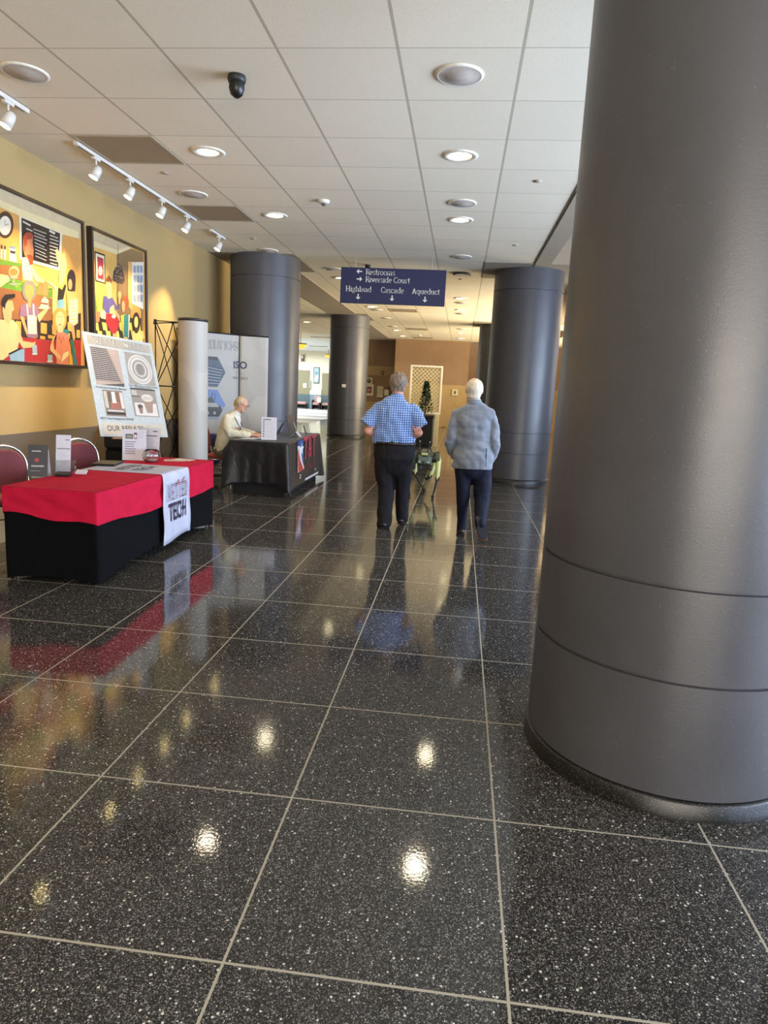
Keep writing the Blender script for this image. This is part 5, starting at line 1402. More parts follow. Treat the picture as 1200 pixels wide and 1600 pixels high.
lounge(494.5, 635, 0, .5, 'dark framed armchair with pink back under the lobby picture')
lounge(510, 635.5, 0, .6, 'pink seat by the second lobby door, half behind the column', back=False)
c = ray_hit(499, 628, 1, 44.8)
tag(MB().box((c.x-.14, 44.7, .458), (c.x+.10, 44.95, .80), bevel=.03).build('white_bag', mat('#e9e7e2', .6)), 'white bag lying on the lobby armchair', 'bag')
# lobby ceiling troffers and long vents
for k, (px, py, w_) in enumerate([(505, 527, 1.2), (497, 541, 1.1)]):
    c = ray_hit(px, py, 2, CZ)
    tag(MB().box((c.x-w_/2, c.y-.15, CZ-.02), (c.x+w_/2, c.y+.15, CZ), bevel=.004).build('slot_diffuser', mat('#8e979b', .6)), ['nearer long slot diffuser in the white lobby ceiling', 'farther long slot diffuser in the white lobby ceiling'][k], 'vent')
# ============================================================ PEOPLE
def loft(mb, pts, rads, side=(1, 0, 0), n=20, cap=True, ck=1.0):
    """closed tapering body; rads: r or (r along side, r across)"""
    pts = [Vector(p) for p in pts]; side = Vector(side); rs = [(r, r) if not isinstance(r, tuple) else r for r in rads]
    P, R_, T = [], [], []
    N = len(pts)
    tang = [((pts[min(i+1, N-1)]-pts[max(i-1, 0)]).normalized()) for i in range(N)]
    if cap:
        for k in (.98, .8, .45):
            a = math.sqrt(1-k*k); m_ = min(rs[0]); P.append(pts[0]-tang[0]*m_*k*ck); R_.append((rs[0][0]*a, rs[0][1]*a)); T.append(tang[0])
    P += pts; R_ += rs; T += tang
    if cap:
        for k in (.45, .8, .98):
            a = math.sqrt(1-k*k); m_ = min(rs[-1]); P.append(pts[-1]+tang[-1]*m_*k*ck); R_.append((rs[-1][0]*a, rs[-1][1]*a)); T.append(tang[-1])
    vs = []
    for p, r, t in zip(P, R_, T):
        s_ = side-t*side.dot(t)
        if s_.length < .05: s_ = Vector((0, 1, 0))-t*t.y
        s_.normalize(); u_ = s_.cross(t)
        for k in range(n):
            a = 2*PI*k/n; vs.append(p+s_*math.cos(a)*r[0]+u_*math.sin(a)*r[1])
    M_ = len(P); fs = [(i*n+k, i*n+(k+1) % n, (i+1)*n+(k+1) % n, (i+1)*n+k) for i in range(M_-1) for k in range(n)]
    fs += [tuple(range(n))[::-1], tuple(range((M_-1)*n, M_*n))]
    mb.add(vs, fs, 0, True)
    return mb
def ball(mb, c, r, n=16):
    r = r if isinstance(r, tuple) else (r, r, r); c = Vector(c); vs = []
    for i in range(1, n):
        for k in range(n*2):
            a, b = PI*i/n, 2*PI*k/(n*2); vs.append(c+Vector((math.sin(a)*math.cos(b)*r[0], math.sin(a)*math.sin(b)*r[1], math.cos(a)*r[2])))
    K = n*2; top = len(vs); vs += [c+Vector((0, 0, r[2])), c-Vector((0, 0, r[2]))]
    fs = [(i*K+k, (i+1)*K+k, (i+1)*K+(k+1) % K, i*K+(k+1) % K) for i in range(n-2) for k in range(K)]
    fs += [(top, k, (k+1) % K) for k in range(K)]+[(top+1, (n-2)*K+(k+1) % K, (n-2)*K+k) for k in range(K)]
    return mb.add(vs, fs, 0, True)
def fuse(mb, name, mt, parent, voxel=.012, smooth=4, cut=None, wrinkle=0, wscale=6, wdir=(1, 1, .4), seed=0):
    """melt overlapping closed lofts into one continuous surface"""
    import bmesh
    me = bpy.data.meshes.new('tmp'); me.from_pydata([tuple(v) for v in mb.v], [], mb.f); me.update()
    bm = bmesh.new(); bm.from_mesh(me); bmesh.ops.recalc_face_normals(bm, faces=bm.faces); bm.to_mesh(me); bm.free()
    o = bpy.data.objects.new('tmp', me); COL.objects.link(o)
    md = o.modifiers.new('r', 'REMESH'); md.mode = 'VOXEL'; md.voxel_size = voxel
    if smooth:
        md = o.modifiers.new('s', 'SMOOTH'); md.factor = .5; md.iterations = smooth
    bpy.context.view_layer.update(); dg = bpy.context.evaluated_depsgraph_get()
    nm = bpy.data.meshes.new_from_object(o.evaluated_get(dg)); bpy.data.objects.remove(o); bpy.data.meshes.remove(me)
    from mathutils import noise as mn
    if cut or wrinkle:
        bm = bmesh.new(); bm.from_mesh(nm)
        if cut:
            dl = [v for v in bm.verts if cut(v.co)]
            bmesh.ops.delete(bm, geom=dl, context='VERTS')
        if wrinkle:
            bm.normal_update()
            for v in bm.verts:
                q = Vector((v.co.x*wdir[0], v.co.y*wdir[1], v.co.z*wdir[2]))*wscale+Vector((seed, 0, 0))
                h = abs(mn.noise(q))*1.4+.5*mn.noise(q*2.3)
                v.co += v.normal*(wrinkle*(h-.35))
        bm.to_mesh(nm); bm.free()
    nm.name = name; nm.materials.clear(); nm.materials.append(mt)
    inv = parent_matrix(parent).inverted(); nm.transform(inv)
    for p in nm.polygons: p.use_smooth = True
    ob = bpy.data.objects.new(name, nm); COL.objects.link(ob); ob.parent = parent
    return ob
def hand(mb, wrist, direction, palm_n, size=.185, curl=.5, thumb_side=1):
    """palm, four unequal bent fingers and a thumb; direction = wrist to knuckles, palm_n = away from the palm"""
    w = Vector(wrist); d = Vector(direction).normalized(); nrm = Vector(palm_n); nrm = (nrm-d*nrm.dot(d)).normalized(); s_ = d.cross(nrm)*thumb_side
    pl = size*.52
    loft(mb, [w, w+d*pl*.5, w+d*pl], [(.027, .019), (.038, .017), (.040, .014)], side=s_, n=14)
    for k, (off, L, r_) in enumerate(((.030, .40, .0092), (.010, .45, .0096), (-.010, .42, .0092), (-.029, .33, .0080))):
        b = w+d*pl*.92+s_*off; a = 0; pts = [b-d*.02, b]; p = b
        for j, fr in enumerate((.42, .32, .26)):
            a += curl*(.8 if j == 0 else 1.0); dd = d*math.cos(a)-nrm*math.sin(a); p = p+dd*size*L*fr*1.05; pts.append(p)
        loft(mb, pts, [r_*1.1, r_*1.1, r_, r_*.92, r_*.8], side=s_, n=8)
    b = w+d*pl*.25+s_*.030
    loft(mb, [b-s_*.01, b+s_*.022+d*.03-nrm*.012, b+s_*.030+d*.062-nrm*.024, b+s_*.026+d*.082-nrm*.034], [.013, .012, .0105, .009], side=nrm, n=8)
def skin_mat(name, col):
    g = G(name); g.xyz(); c = lin(col)
    base = g.ramp(g.noise(18, 3, .6, g.co), [(.3, tuple(x*.85 for x in c)), (.7, c)])
    g.bump(g.noise(160, 2, .5, g.co), .12, .004)
    return g.out(base, .5, 0, **{'Subsurface_Weight': .08, 'Subsurface_Scale': .01})
def hair_mat(name, c1, c2):
    g = G(name); g.xyz()
    mp = g.node('ShaderNodeMapping', in_Vector=g.co, in_Scale=(60, 60, 9))
    nz = g.noise(1.0, 3, .6, mp.outputs[0])
    base = g.ramp(nz, [(.3, lin(c1)), (.7, lin(c2))]); g.bump(nz, .5, .01)
    return g.out(base, .6)
def head(mb, c, face, up=(0, 0, 1), s=1.0):
    """skull, jaw, nose, lips, brow, ears; face = facing direction. c = centre at eye height"""
    c = Vector(c); f = Vector(face).normalized(); u = Vector(up); u = (u-f*u.dot(f)).normalized(); r = f.cross(u)
    def q(a, b, h): return c+r*a*s+f*b*s+u*h*s
    loft(mb, [q(0, -.005, .100), q(0, -.012, .07), q(0, -.012, .03), q(0, -.008, -.01), q(0, .004, -.05), q(0, .022, -.085), q(0, .036, -.108)],
         [(.045*s, .060*s), (.068*s, .086*s), (.077*s, .098*s), (.077*s, .097*s), (.068*s, .082*s), (.052*s, .056*s), (.030*s, .028*s)], side=r, n=20, ck=.38)
    loft(mb, [q(0, .088, .01), q(0, .103, -.025), q(0, .110, -.042)], [.008*s, .012*s, .014*s], side=r, n=8)
    loft(mb, [q(-.022, .080, -.068), q(0, .090, -.066), q(.022, .080, -.068)], [.006*s, .008*s, .006*s], side=u, n=8)
    loft(mb, [q(-.05, .068, .022), q(0, .088, .026), q(.05, .068, .022)], [.007*s, .009*s, .007*s], side=u, n=8)
    for k in (-1, 1):
        loft(mb, [q(k*.076, -.008, .022), q(k*.085, -.018, .008), q(k*.080, -.010, -.022)], [(.006*s, .016*s), (.007*s, .019*s), (.006*s, .012*s)], side=r, n=10)
    return q
def eyes(q, parent):
    for k in (-1, 1):
        e = MB(); ball(e, q(k*.032, .078, .004), .0115, 8); e.build('eye', mat('#e8e4dc', .3), parent, smooth=True)
        e = MB(); ball(e, q(k*.032, .0865, .004), .0052, 8); e.build('iris', mat('#2c2a28', .2), parent, smooth=True)
def shoe(parent, ankle, toe, upc, sole_c, w_=.047, L=.29, heel_up=None, name='shoe'):
    """toe = direction; heel under the ankle"""
    a = Vector(ankle); d = Vector(toe).normalized(); up = Vector(heel_up) if heel_up else Vector((0, 0, 1)); up = (up-d*up.dot(d)).normalized(); s_ = d.cross(up)
    h = a-up*.075-d*.06; m_ = MB()
    loft(m_, [h+up*.032, h+d*.06+up*.036, h+d*.14+up*.034, h+d*.20+up*.026, h+d*(L-.03)+up*.020], [(w_*.80, .034), (w_*.88, .038), (w_*1.0, .034), (w_*1.06, .026), (w_*.80, .018)], side=s_, n=16)
    loft(m_, [h+d*.045+up*.03, h+d*.055+up*.085], [(w_*.78, .050), (w_*.72, .046)], side=s_, n=14)
    sh_ = fuse(m_, name, upc, parent, .008, 2)
    n = 22; pts = []
    for k in range(n):
        t = k/n*2*PI; x = math.cos(t); y = math.sin(t)
        along = .5*L*(1+x)-.02; wid = w_*(1.02+.12*x)*(1 if abs(x) < .95 else .9); pts.append((along, y*wid))
    so = MB(); vs = []
    for lv in (-.002, .016):
        vs += [h+d*p[0]+s_*p[1]+up*lv for p in pts]
    so.add(vs, [tuple(range(n))[::-1], tuple(range(n, 2*n))]+[(i, (i+1) % n, n+(i+1) % n, n+i) for i in range(n)])
    so.add([v-up*.012+Vector((0, 0, 0)) for v in [h+d*a_+s_*b_+up*lv for lv in (0, .014) for a_, b_ in ((-.015, -w_*.8), (.075, -w_*.8), (.075, w_*.8), (-.015, w_*.8))]], [(0, 3, 2, 1), (4, 5, 6, 7), (0, 1, 5, 4), (1, 2, 6, 5), (2, 3, 7, 6), (3, 0, 4, 7)])
    so.build('sole', sole_c, sh_)
    return sh_
SKIN1 = skin_mat('ruddy_skin', '#d99a84'); SKIN2 = skin_mat('pale_skin', '#d8a58a')
M_SOLE = mat('#17151a', .8, name='rubber_sole')

# ---------------- man in the blue checked shirt, back to the camera
p1 = thing('person', 'man seen from behind in a blue checked short sleeved shirt and dark trousers', 'person', (-.75, 7.9, 0))
X0, YB_ = -.745, 7.92
b = MB()
q = head(b, (-.725, 7.95, 1.672), (.08, 1, -.06), s=1.14)
loft(b, [(-.73, 7.93, 1.48), (-.728, 7.93, 1.60)], [(.068, .072), (.066, .07)])
loft(b, [(X0, YB_, .98), (X0, YB_+.01, 1.15), (X0, YB_, 1.35), (X0, YB_-.01, 1.46)], [(.19, .14), (.20, .15), (.20, .13), (.12, .09)])
for sgn, sh_, el, wr in ((-1, (-.885, 7.91, 1.40), (-1.045, 7.86, 1.125), (-.87, 8.085, 1.03)), (1, (-.605, 7.91, 1.40), (-.455, 7.86, 1.135), (-.63, 8.085, 1.045))):
    loft(b, [sh_, el, wr], [.048, .050, .031], n=14)
    mid_ = Vector(el).lerp(Vector(wr), .35); loft(b, [el, mid_, wr], [.048, .050, .030], n=14)
    hand(b, wr, (-.5*sgn, .6, -.35), (0, 1, .4), curl=.55, thumb_side=-sgn)
for sgn, lx in ((-1, -.82), (1, -.635)):
    oy = -1 if sgn < 0 else 1.2
    loft(b, [(X0+sgn*.09, YB_, .95), (lx+(0 if sgn < 0 else .012), YB_+(0 if sgn < 0 else .06), .5), (lx+(.02 if sgn < 0 else .02), YB_+.11*oy, .12)], [.09, .055, .038], n=12)
fuse(b, 'body', SKIN1, p1, .009, 3)
eyes(q, p1)
g = G('blue_check_shirt'); X, Y, Z = g.xyz()
lx_ = g.math('MAXIMUM', g.line(X, 0, .026, .0028), g.line(Z, 0, .026, .0028)); l2 = g.math('MAXIMUM', g.line(X, .013, .026, .0022), g.line(Z, .013, .026, .0022))
base = g.mix(l2, lin('#6f93cf'), lin('#a9c1e6')); base = g.mix(lx_, base, lin('#2f4a86'))
g.bump(g.noise(9, 3, .5, g.co), .25, .03)
M_SHIRT = g.out(base, .8, 0, **{'Sheen_Weight': .2})
b = MB()
loft(b, [(X0, YB_+.02, .985), (X0+.002, YB_+.02, 1.06), (X0, YB_+.03, 1.17), (X0, YB_+.01, 1.30), (X0, YB_-.01, 1.40), (X0+.005, YB_-.01, 1.455), (-.735, YB_, 1.505), (-.732, YB_, 1.53)],
     [(.250, .185), (.254, .195), (.250, .20), (.246, .18), (.236, .145), (.195, .11), (.115, .09), (.085, .082)], n=32, ck=.4)
for sgn, sh_, mid_, hem in ((-1, (-.90, 7.91, 1.425), (-1.00, 7.895, 1.31), (-1.068, 7.875, 1.20)), (1, (-.585, 7.91, 1.43), (-.495, 7.895, 1.32), (-.440, 7.875, 1.205))):
    loft(b, [sh_, mid_, hem], [.068, .084, .092], n=18, ck=.05)
loft(b, [(-.732, YB_+.0, 1.50), (-.728, YB_+.005, 1.562)], [(.086, .086), (.074, .078)], n=20, ck=.15)
fuse(b, 'shirt', M_SHIRT, p1, .010, 2, cut=lambda v: v.z < .985, wrinkle=.020, wscale=6.5, wdir=(1.2, 1, .9), seed=3)
g = G('charcoal_trousers'); g.xyz(); mp = g.node('ShaderNodeMapping', in_Vector=g.co, in_Scale=(1, 1, .5)); g.bump(g.noise(14, 3, .5, mp.outputs[0]), .25, .02)
M_TRO = g.out(lin('#1b191d'), .8, 0, **{'Specular_IOR_Level': .2})
b = MB()
loft(b, [(X0+.005, YB_+.01, 1.0), (X0+.01, YB_, .92), (X0+.012, YB_-.01, .82), (X0+.01, YB_, .74)], [(.235, .165), (.243, .175), (.240, .172), (.205, .15)], n=28)
loft(b, [(-.848, YB_-.005, .84), (-.840, YB_, .66), (-.806, YB_-.01, .45), (-.800, YB_-.05, .25), (-.800, YB_-.10, .10), (-.802, YB_-.12, .045)], [(.120, .150), (.115, .125), (.098, .105), (.090, .095), (.086, .092), (.083, .092)], n=20)
loft(b, [(-.630, YB_, .84), (-.622, YB_+.03, .66), (-.622, YB_+.08, .45), (-.618, YB_+.12, .25), (-.615, YB_+.15, .13), (-.612, YB_+.16, .085)], [(.120, .150), (.105, .125), (.084, .100), (.075, .088), (.073, .085), (.071, .085)], n=20)
tr_ = fuse(b, 'trousers', M_TRO, p1, .011, 3, wrinkle=.013, wscale=7, wdir=(1.2, 1, .6), seed=9)
bl = MB(); bl.tube([(X0+.006+.246*math.cos(a*PI/14), YB_+.01+.178*math.sin(a*PI/14), .998+.004*math.sin(a)) for a in range(28)], .011, 0, 8, closed=True, ry=.017); bl.build('belt', mat('#1c1210', .35), p1)
pk = Sheet((0, YB_-.181, 0), (1, 0, 0), (0, 0, 1))
hb_ = MB(); ball(hb_, q(0, -.017, .026), (.092*1.14, .110*1.14, .100*1.14), 18); loft(hb_, [q(0, -.052, .01), q(0, -.052, -.060)], [(.090, .060), (.082, .050)])
HM1 = hair_mat('brown_grey_hair', '#4b3a2e', '#8f7f70')
def face_cut(q, s=1.14):
    o_ = q(0, 0, 0); f_ = (q(0, 1, 0)-o_).normalized(); u_ = (q(0, 0, 1)-o_).normalized(); r_ = (q(1, 0, 0)-o_).normalized()
    def c(v):
        d = v-o_; a, hgt, sd = d.dot(f_)/s, d.dot(u_)/s, abs(d.dot(r_))/s
        return (a > .045 and hgt < .075) or (a > .012 and hgt < .035) or hgt < -.078
    return c
fuse(hb_, 'hair', HM1, p1, .008, 2, cut=face_cut(q), wrinkle=.008, wscale=26, wdir=(1, 1, .5))
M_SH1 = mat('#1b1615', .35, name='black_leather')
shoe(p1, (-.800, 7.80, .095), (-.10, 1, -.02), M_SH1, M_SOLE, L=.29)
shoe(p1, (-.610, 8.08, .100), (.16, 1, -.03), M_SH1, M_SOLE, L=.29)

# ---------------- man in the grey blazer, mid-stride
p2 = thing('person', 'white haired man seen from behind in a grey blazer, right heel lifted', 'person', (.16, 7.6, 0))
X0, YB_ = .170, 7.62
b = MB()
q = head(b, (.140, 7.66, 1.640), (.05, 1, -.08), s=1.12)
loft(b, [(.150, 7.63, 1.44), (.148, 7.64, 1.56)], [(.062, .066), (.060, .064)])
loft(b, [(X0, YB_, .95), (X0, YB_, 1.15), (X0, YB_, 1.33), (.16, YB_, 1.42)], [(.17, .12), (.17, .12), (.18, .12), (.11, .08)])
for sgn, sh_, el, wr in ((-1, (-.035, 7.62, 1.38), (-.085, 7.60, 1.08), (-.02, 7.80, .90)), (1, (.315, 7.62, 1.36), (.405, 7.58, 1.08), (.37, 7.78, .88))):
    loft(b, [sh_, el, wr], [.044, .042, .029], n=12)
    hand(b, wr, (-.25*sgn, .45, -.8), (sgn*.9, -.2, 0), curl=.35, thumb_side=sgn)
loft(b, [(.09, YB_, .92), (.105, YB_+.04, .5), (.105, YB_+.10, .12)], [.085, .056, .04], n=12)
loft(b, [(.25, YB_, .92), (.30, YB_+.03, .50), (.304, YB_-.16, .23)], [.085, .052, .034], n=12)
fuse(b, 'body', SKIN2, p2, .009, 3)
eyes(q, p2)
g = G('grey_blazer_cloth'); X, Y, Z = g.xyz()
ck = g.math('MAXIMUM', g.line(X, 0, .05, .0018), g.line(Z, 0, .05, .0018))
base = g.ramp(g.noise(5, 3, .5, g.co), [(.3, lin('#656c79')), (.7, lin('#7d838c'))]); base = g.mix(g.math('MULTIPLY', ck, .35), base, lin('#5f6674'))
g.bump(g.math('ADD', g.noise(7, 2, .5, g.co), g.math('MULTIPLY', g.noise(300, 1, .5, g.co), .08)), .22, .03)
M_BLZ = g.out(base, .7, 0, **{'Sheen_Weight': .4})
b = MB()
loft(b, [(X0+.012, YB_, .795), (X0+.014, YB_+.005, .90), (X0+.006, YB_+.01, 1.02), (X0-.002, YB_+.01, 1.14), (X0-.004, YB_, 1.28), (X0-.008, YB_-.005, 1.37), (X0-.012, YB_, 1.425), (X0-.014, YB_, 1.465), (.152, YB_+.01, 1.505)],
     [(.228, .180), (.224, .175), (.210, .155), (.204, .150), (.214, .145), (.226, .125), (.215, .10), (.155, .085), (.085, .075)], n=32, ck=.5)
for sgn, pts_ in ((-1, [(-.020, 7.615, 1.395), (-.062, 7.605, 1.25), (-.085, 7.60, 1.07), (-.066, 7.685, .965), (-.030, 7.765, .905)]), (1, [(.335, 7.615, 1.395), (.385, 7.60, 1.25), (.410, 7.585, 1.07), (.400, 7.66, .96), (.378, 7.745, .895)])):
    loft(b, pts_, [.060, .064, .061, .056, .050], n=18, ck=.7)
fuse(b, 'blazer', M_BLZ, p2, .009, 2, cut=lambda v: v.z < .790+.03*(v.x-.17), wrinkle=.018, wscale=6, wdir=(1.0, 1, 1.2), seed=21)
cb_ = MB(); loft(cb_, [(.150, 7.628, 1.49), (.147, 7.634, 1.535)], [(.088, .084), (.080, .080)], n=24, ck=.15)
fuse(cb_, 'collar', M_BLZ, p2, .007, 1)
cb_ = MB(); loft(cb_, [(.149, 7.635, 1.50), (.147, 7.64, 1.55)], [(.074, .074), (.071, .072)], n=24, ck=.15); fuse(cb_, 'shirt_collar', mat('#d8d6d0', .7), p2, .006, 1)
MB().tube([(X0+.145, YB_-.128, 1.03), (X0+.148, YB_-.138, .9), (X0+.15, YB_-.142, .82)], .004, 0, 5, ry=.006).build('vent_seam', mat('#3a3d46', .8), p2)
g = G('navy_trousers'); g.xyz(); g.bump(g.noise(12, 3, .5, g.co), .25, .02)
M_NAVY = g.out(lin('#171b2c'), .75, 0, **{'Specular_IOR_Level': .25})
b = MB()
loft(b, [(X0+.012, YB_, .93), (X0+.014, YB_-.005, .80)], [(.195, .14), (.20, .145)], n=24)
loft(b, [(.085, YB_, .82), (.092, YB_+.03, .62), (.098, YB_+.07, .42), (.105, YB_+.11, .22), (.107, YB_+.13, .085)], [(.108, .13), (.090, .105), (.072, .088), (.060, .078), (.056, .076)], n=20)
loft(b, [(.285, YB_, .82), (.305, YB_+.03, .62), (.312, YB_+.02, .50), (.312, YB_-.05, .38), (.308, YB_-.13, .26), (.305, YB_-.175, .20)], [(.112, .13), (.104, .108), (.095, .095), (.080, .085), (.068, .080), (.064, .078)], n=20)
fuse(b, 'trousers', M_NAVY, p2, .011, 3, wrinkle=.012, wscale=7, wdir=(1.2, 1, .6), seed=33)
hb_ = MB(); ball(hb_, q(0, -.017, .024), (.088*1.12, .107*1.12, .097*1.12), 18); loft(hb_, [q(0, -.052, .01), q(0, -.052, -.055)], [(.084, .056), (.076, .046)])
fuse(hb_, 'hair', hair_mat('white_hair', '#b7a68c', '#e6dcc6'), p2, .008, 2, cut=face_cut(q, 1.12), wrinkle=.005, wscale=26, wdir=(1, 1, .5))
M_SH2 = mat('#7a4a2e', .4, name='brown_leather')
shoe(p2, (.107, 7.76, .092), (-.06, 1, -.02), mat('#2f2320', .45), M_SOLE, L=.28)
# rear foot: heel up, toe on the floor, sole towards the camera
shoe(p2, (.292, 7.475, .190), (.26, -.16, -.90), M_SH2, M_SOLE, w_=.054, L=.27, heel_up=(-.35, .90, .05))

# ---------------- seated man in the cream jacket
p3 = thing('person', 'seated grey haired bearded man in a cream jacket and glasses typing at the dark table', 'person', (-3.5, 10.1, 0))
def S_(x, y, z): return (x, y, z)
YS = 10.05
b = MB()
q = head(b, (-3.270, YS, 1.275), (1, -.12, -.32), up=(.3, 0, 1), s=1.0)
loft(b, [(-3.375, YS, 1.08), (-3.315, YS, 1.20)], [.060, .056])
loft(b, [(-3.50, YS, .56), (-3.47, YS, .8), (-3.42, YS, 1.0), (-3.39, YS, 1.08)], [(.15, .12), (.14, .12), (.17, .11), (.10, .08)], side=(0, 1, 0))
for sy, el, wr in ((-1, (-3.36, YS-.23, .845), (-3.075, YS-.10, .835)), (1, (-3.36, YS+.23, .845), (-3.075, YS+.10, .835))):
    loft(b, [(-3.43, YS+sy*.18, 1.06), el, wr], [.05, .043, .028], n=12)
    hand(b, wr, (1, -sy*.15, -.10), (0, 0, 1), curl=.22, thumb_side=sy, size=.18)
for sy in (-1, 1):
    loft(b, [(-3.56, YS+sy*.09, .56), (-3.13, YS+sy*.11, .55), (-3.12, YS+sy*.11, .12)], [.085, .060, .042], n=12)
fuse(b, 'body', SKIN2, p3, .009, 3); eyes(q, p3)
g = G('cream_jacket_cloth'); g.xyz(); g.bump(g.noise(9, 3, .5, g.co), .3, .03)
M_CRJ = g.out(lin('#d6d0b8'), .8, 0, **{'Sheen_Weight': .2})
b = MB()
loft(b, [(-3.53, YS, .56), (-3.52, YS, .70), (-3.48, YS, .86), (-3.44, YS, 1.0), (-3.41, YS, 1.08), (-3.37, YS, 1.13)], [(.185, .15), (.185, .145), (.19, .14), (.20, .125), (.155, .10), (.078, .068)], side=(0, 1, 0), n=28, ck=.5)
for sy in (-1, 1):
    loft(b, [(-3.43, YS+sy*.175, 1.055), (-3.42, YS+sy*.225, .94), (-3.375, YS+sy*.235, .855), (-3.24, YS+sy*.175, .845), (-3.12, YS+sy*.12, .838)], [.075, .070, .068, .056, .044], side=(0, 1, 0), n=18)
fuse(b, 'jacket', M_CRJ, p3, .010, 2, wrinkle=.012, wscale=8, wdir=(1, 1, 1), seed=44)
b = MB(); loft(b, [(-3.40, YS, .95), (-3.375, YS, 1.06), (-3.36, YS, 1.12), (-3.335, YS, 1.175)], [(.10, .105), (.10, .095), (.075, .072), (.062, .060)], side=(0, 1, 0), ck=.2); fuse(b, 'shirt_collar', mat('#dedbd0', .7), p3, .007, 1)
MB().tube([(-3.40, YS-.075, 1.135), (-3.33, YS-.095, 1.06), (-3.285, YS-.06, .95), (-3.29, YS, .90), (-3.285, YS+.06, .95), (-3.33, YS+.095, 1.06), (-3.40, YS+.075, 1.135)], .006, 0, 6).build('lanyard', mat('#2a3350', .6), p3)
MB().box((-3.30, YS-.03, .80), (-3.285, YS+.03, .90), bevel=.003).build('badge', mat('#39435c', .4), p3)
b = MB(); loft(b, [(-3.56, YS, .545), (-3.50, YS, .56)], [(.19, .10), (.19, .10)], side=(0, 1, 0))
for sy in (-1, 1): loft(b, [(-3.56, YS+sy*.09, .55), (-3.33, YS+sy*.105, .56), (-3.14, YS+sy*.11, .55), (-3.10, YS+sy*.11, .42), (-3.10, YS+sy*.11, .12)], [.095, .088, .078, .070, .058], side=(0, 1, 0), n=16)
fuse(b, 'trousers', mat('#6f6552', .8, name='khaki_trousers'), p3, .011, 3)
for sy in (-1, 1): shoe(p3, (-3.10, YS+sy*.11, .095), (1, 0, 0), M_SH1, M_SOLE, L=.27)
hb_ = MB(); ball(hb_, q(0, -.018, .024), (.086, .106, .095), 18); loft(hb_, [q(0, -.058, .01), q(0, -.062, -.05)], [(.072, .046), (.064, .034)])
fuse(hb_, 'hair', hair_mat('sandy_grey_hair', '#a08b6a', '#d8c9a6'), p3, .008, 2, cut=face_cut(q, 1.0))
bd_ = MB(); loft(bd_, [q(-.05, .05, -.065), q(-.02, .082, -.100), q(.02, .082, -.100), q(.05, .05, -.065)], [.014, .022, .022, .014], n=10); fuse(bd_, 'beard', hair_mat('grey_beard', '#8f877c', '#bdb5a8'), p3, .007, 1)
gl_ = MB()
for k in (-1, 1):
    gl_.tube([q(k*.034+.026*math.cos(a*PI/8), .100, .004+.018*math.sin(a*PI/8)) for a in range(16)], .0022, 0, 5, closed=True)
    gl_.tube([q(k*.062, .098, .010), q(k*.082, .05, .012), q(k*.084, -.01, .010)], .0022, 0, 5)
gl_.tube([q(-.010, .102, .006), q(.010, .102, .006)], .0022, 0, 5)
gl_.build('glasses', mat('#1d1b1c', .3), p3)

# ============================================================ WALKING ROBOT
rb = thing('robot_dog', 'four legged walking robot with pale green legs between the two walking men', 'robot', (-.49, 10.62, 0))
M_GRN = mat('#3a4536', .5, name='olive_shell'); M_LG = mat('#b9bc78', .45, name='pale_green_shell'); M_BK = mat('#151614', .5, name='black_joint'); M_LGT = mat('#8f9a86', .4, name='panel_grey')
RX, RY = -.49, 10.62
bd_ = MB(); bd_.box((RX-.115, RY-.36, .50), (RX+.115, RY+.36, .66), bevel=.03); bd_.box((RX-.075, RY-.30, .655), (RX+.075, RY+.25, .70), bevel=.02); bd_.build('chassis', M_GRN, rb)
MB().box((RX-.085, RY-.372, .525), (RX+.085, RY-.355, .63), bevel=.006).build('rear_panel', mat('#59655a', .5), rb)
MB().box((RX-.045, RY-.38, .655), (RX+.05, RY-.30, .685), bevel=.006).build('rear_light_bar', M_LG, rb)
for k, xx in enumerate((RX-.07, RX-.005, RX+.06)): MB().box((xx-.016, RY-.385, .535), (xx+.016, RY-.372, .57), bevel=.004).build('connector', M_BK if k % 2 else M_LGT, rb)
for xx in (RX-.155, RX-.06, RX+.10): MB().box((xx-.03, RY-.37, .43), (xx+.03, RY-.25, .50), bevel=.008).build('battery_lug', M_BK, rb)
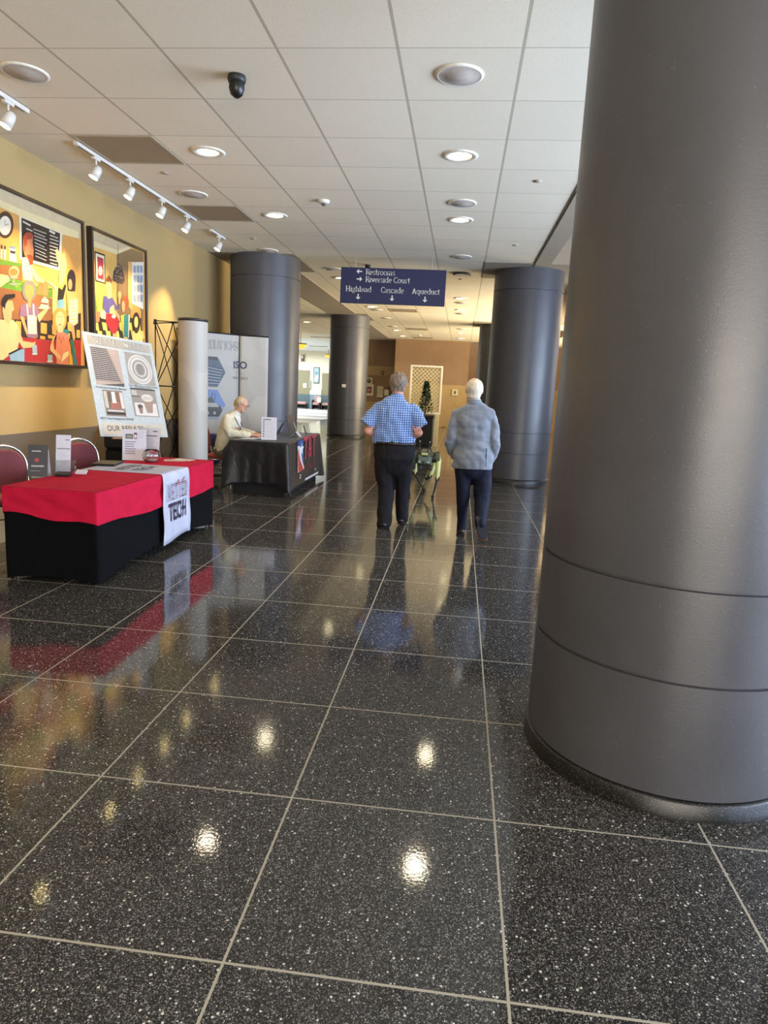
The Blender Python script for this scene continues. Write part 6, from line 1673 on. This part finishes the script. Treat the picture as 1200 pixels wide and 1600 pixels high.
MB().box((RX-.22, RY-.34, .50), (RX-.12, RY-.16, .68), bevel=.02).build('side_module', M_GRN, rb)
MB().box((RX-.19, RY-.35, .68), (RX-.15, RY-.31, .76), bevel=.006).build('sensor_mast', M_LGT, rb)
for x0, z1, dx in ((-.572, .855, 0), (-.452, .85, .03)):
    an = MB().tube([(x0, RY-.28, .66), (x0+dx, RY-.28, z1)], [.012, .007], 0, 8).build('antenna', M_BK, rb)
    t_ = MB(); ball(t_, (x0+dx, RY-.28, z1), .011, 8); t_.build('antenna_tip', M_LGT, an, smooth=True)
def rleg(hx, hy, kx, ky, kz, fx, fy, fz, sgn):
    h = MB(); h.tube([(hx-sgn*.11, hy, .585), (hx, hy, .60)], .052, 0, 16); h.build('hip_joint', M_BK, rb)
    MB().tube([(hx-sgn*.005, hy, .60), (hx+sgn*.055, hy, .60)], .066, 0, 20).build('hip_cap', M_GRN, rb)
    ul = MB(); loft(ul, [(hx+sgn*.035, hy, .585), ((hx+kx)/2+sgn*.02, (hy+ky)/2, (.585+kz)/2), (kx, ky, kz)], [(.044, .060), (.040, .050), (.032, .036)], n=14); u = ul.build('upper_leg', M_LG, rb, smooth=True)
    MB().tube([(kx-.032, ky, kz), (kx+.032, ky, kz)], .032, 0, 16).build('knee_joint', M_BK, rb)
    ll = MB(); loft(ll, [(kx, ky, kz-.01), ((kx+fx)/2, (ky+fy)/2, (kz+fz)/2), (fx, fy, fz+.03)], [(.022, .030), (.016, .022), (.012, .016)], n=12); l = ll.build('lower_leg', mat('#2a2b26', .5), rb, smooth=True)
    f_ = MB(); ball(f_, (fx, fy, fz+.027), (.028, .034, .027), 10); f_.build('foot', M_BK, l, smooth=True)
rleg(-.310, RY-.28, -.275, RY-.36, .315, -.325, RY-.34, 0, 1)
rleg(-.335, RY+.28, -.405, RY+.18, .285, -.465, RY+.30, .19, 1)
rleg(-.670, RY-.28, -.700, RY-.38, .32, -.690, RY-.30, 0, -1)
rleg(-.650, RY+.28, -.640, RY+.16, .31, -.500, RY+.36, 0, -1)
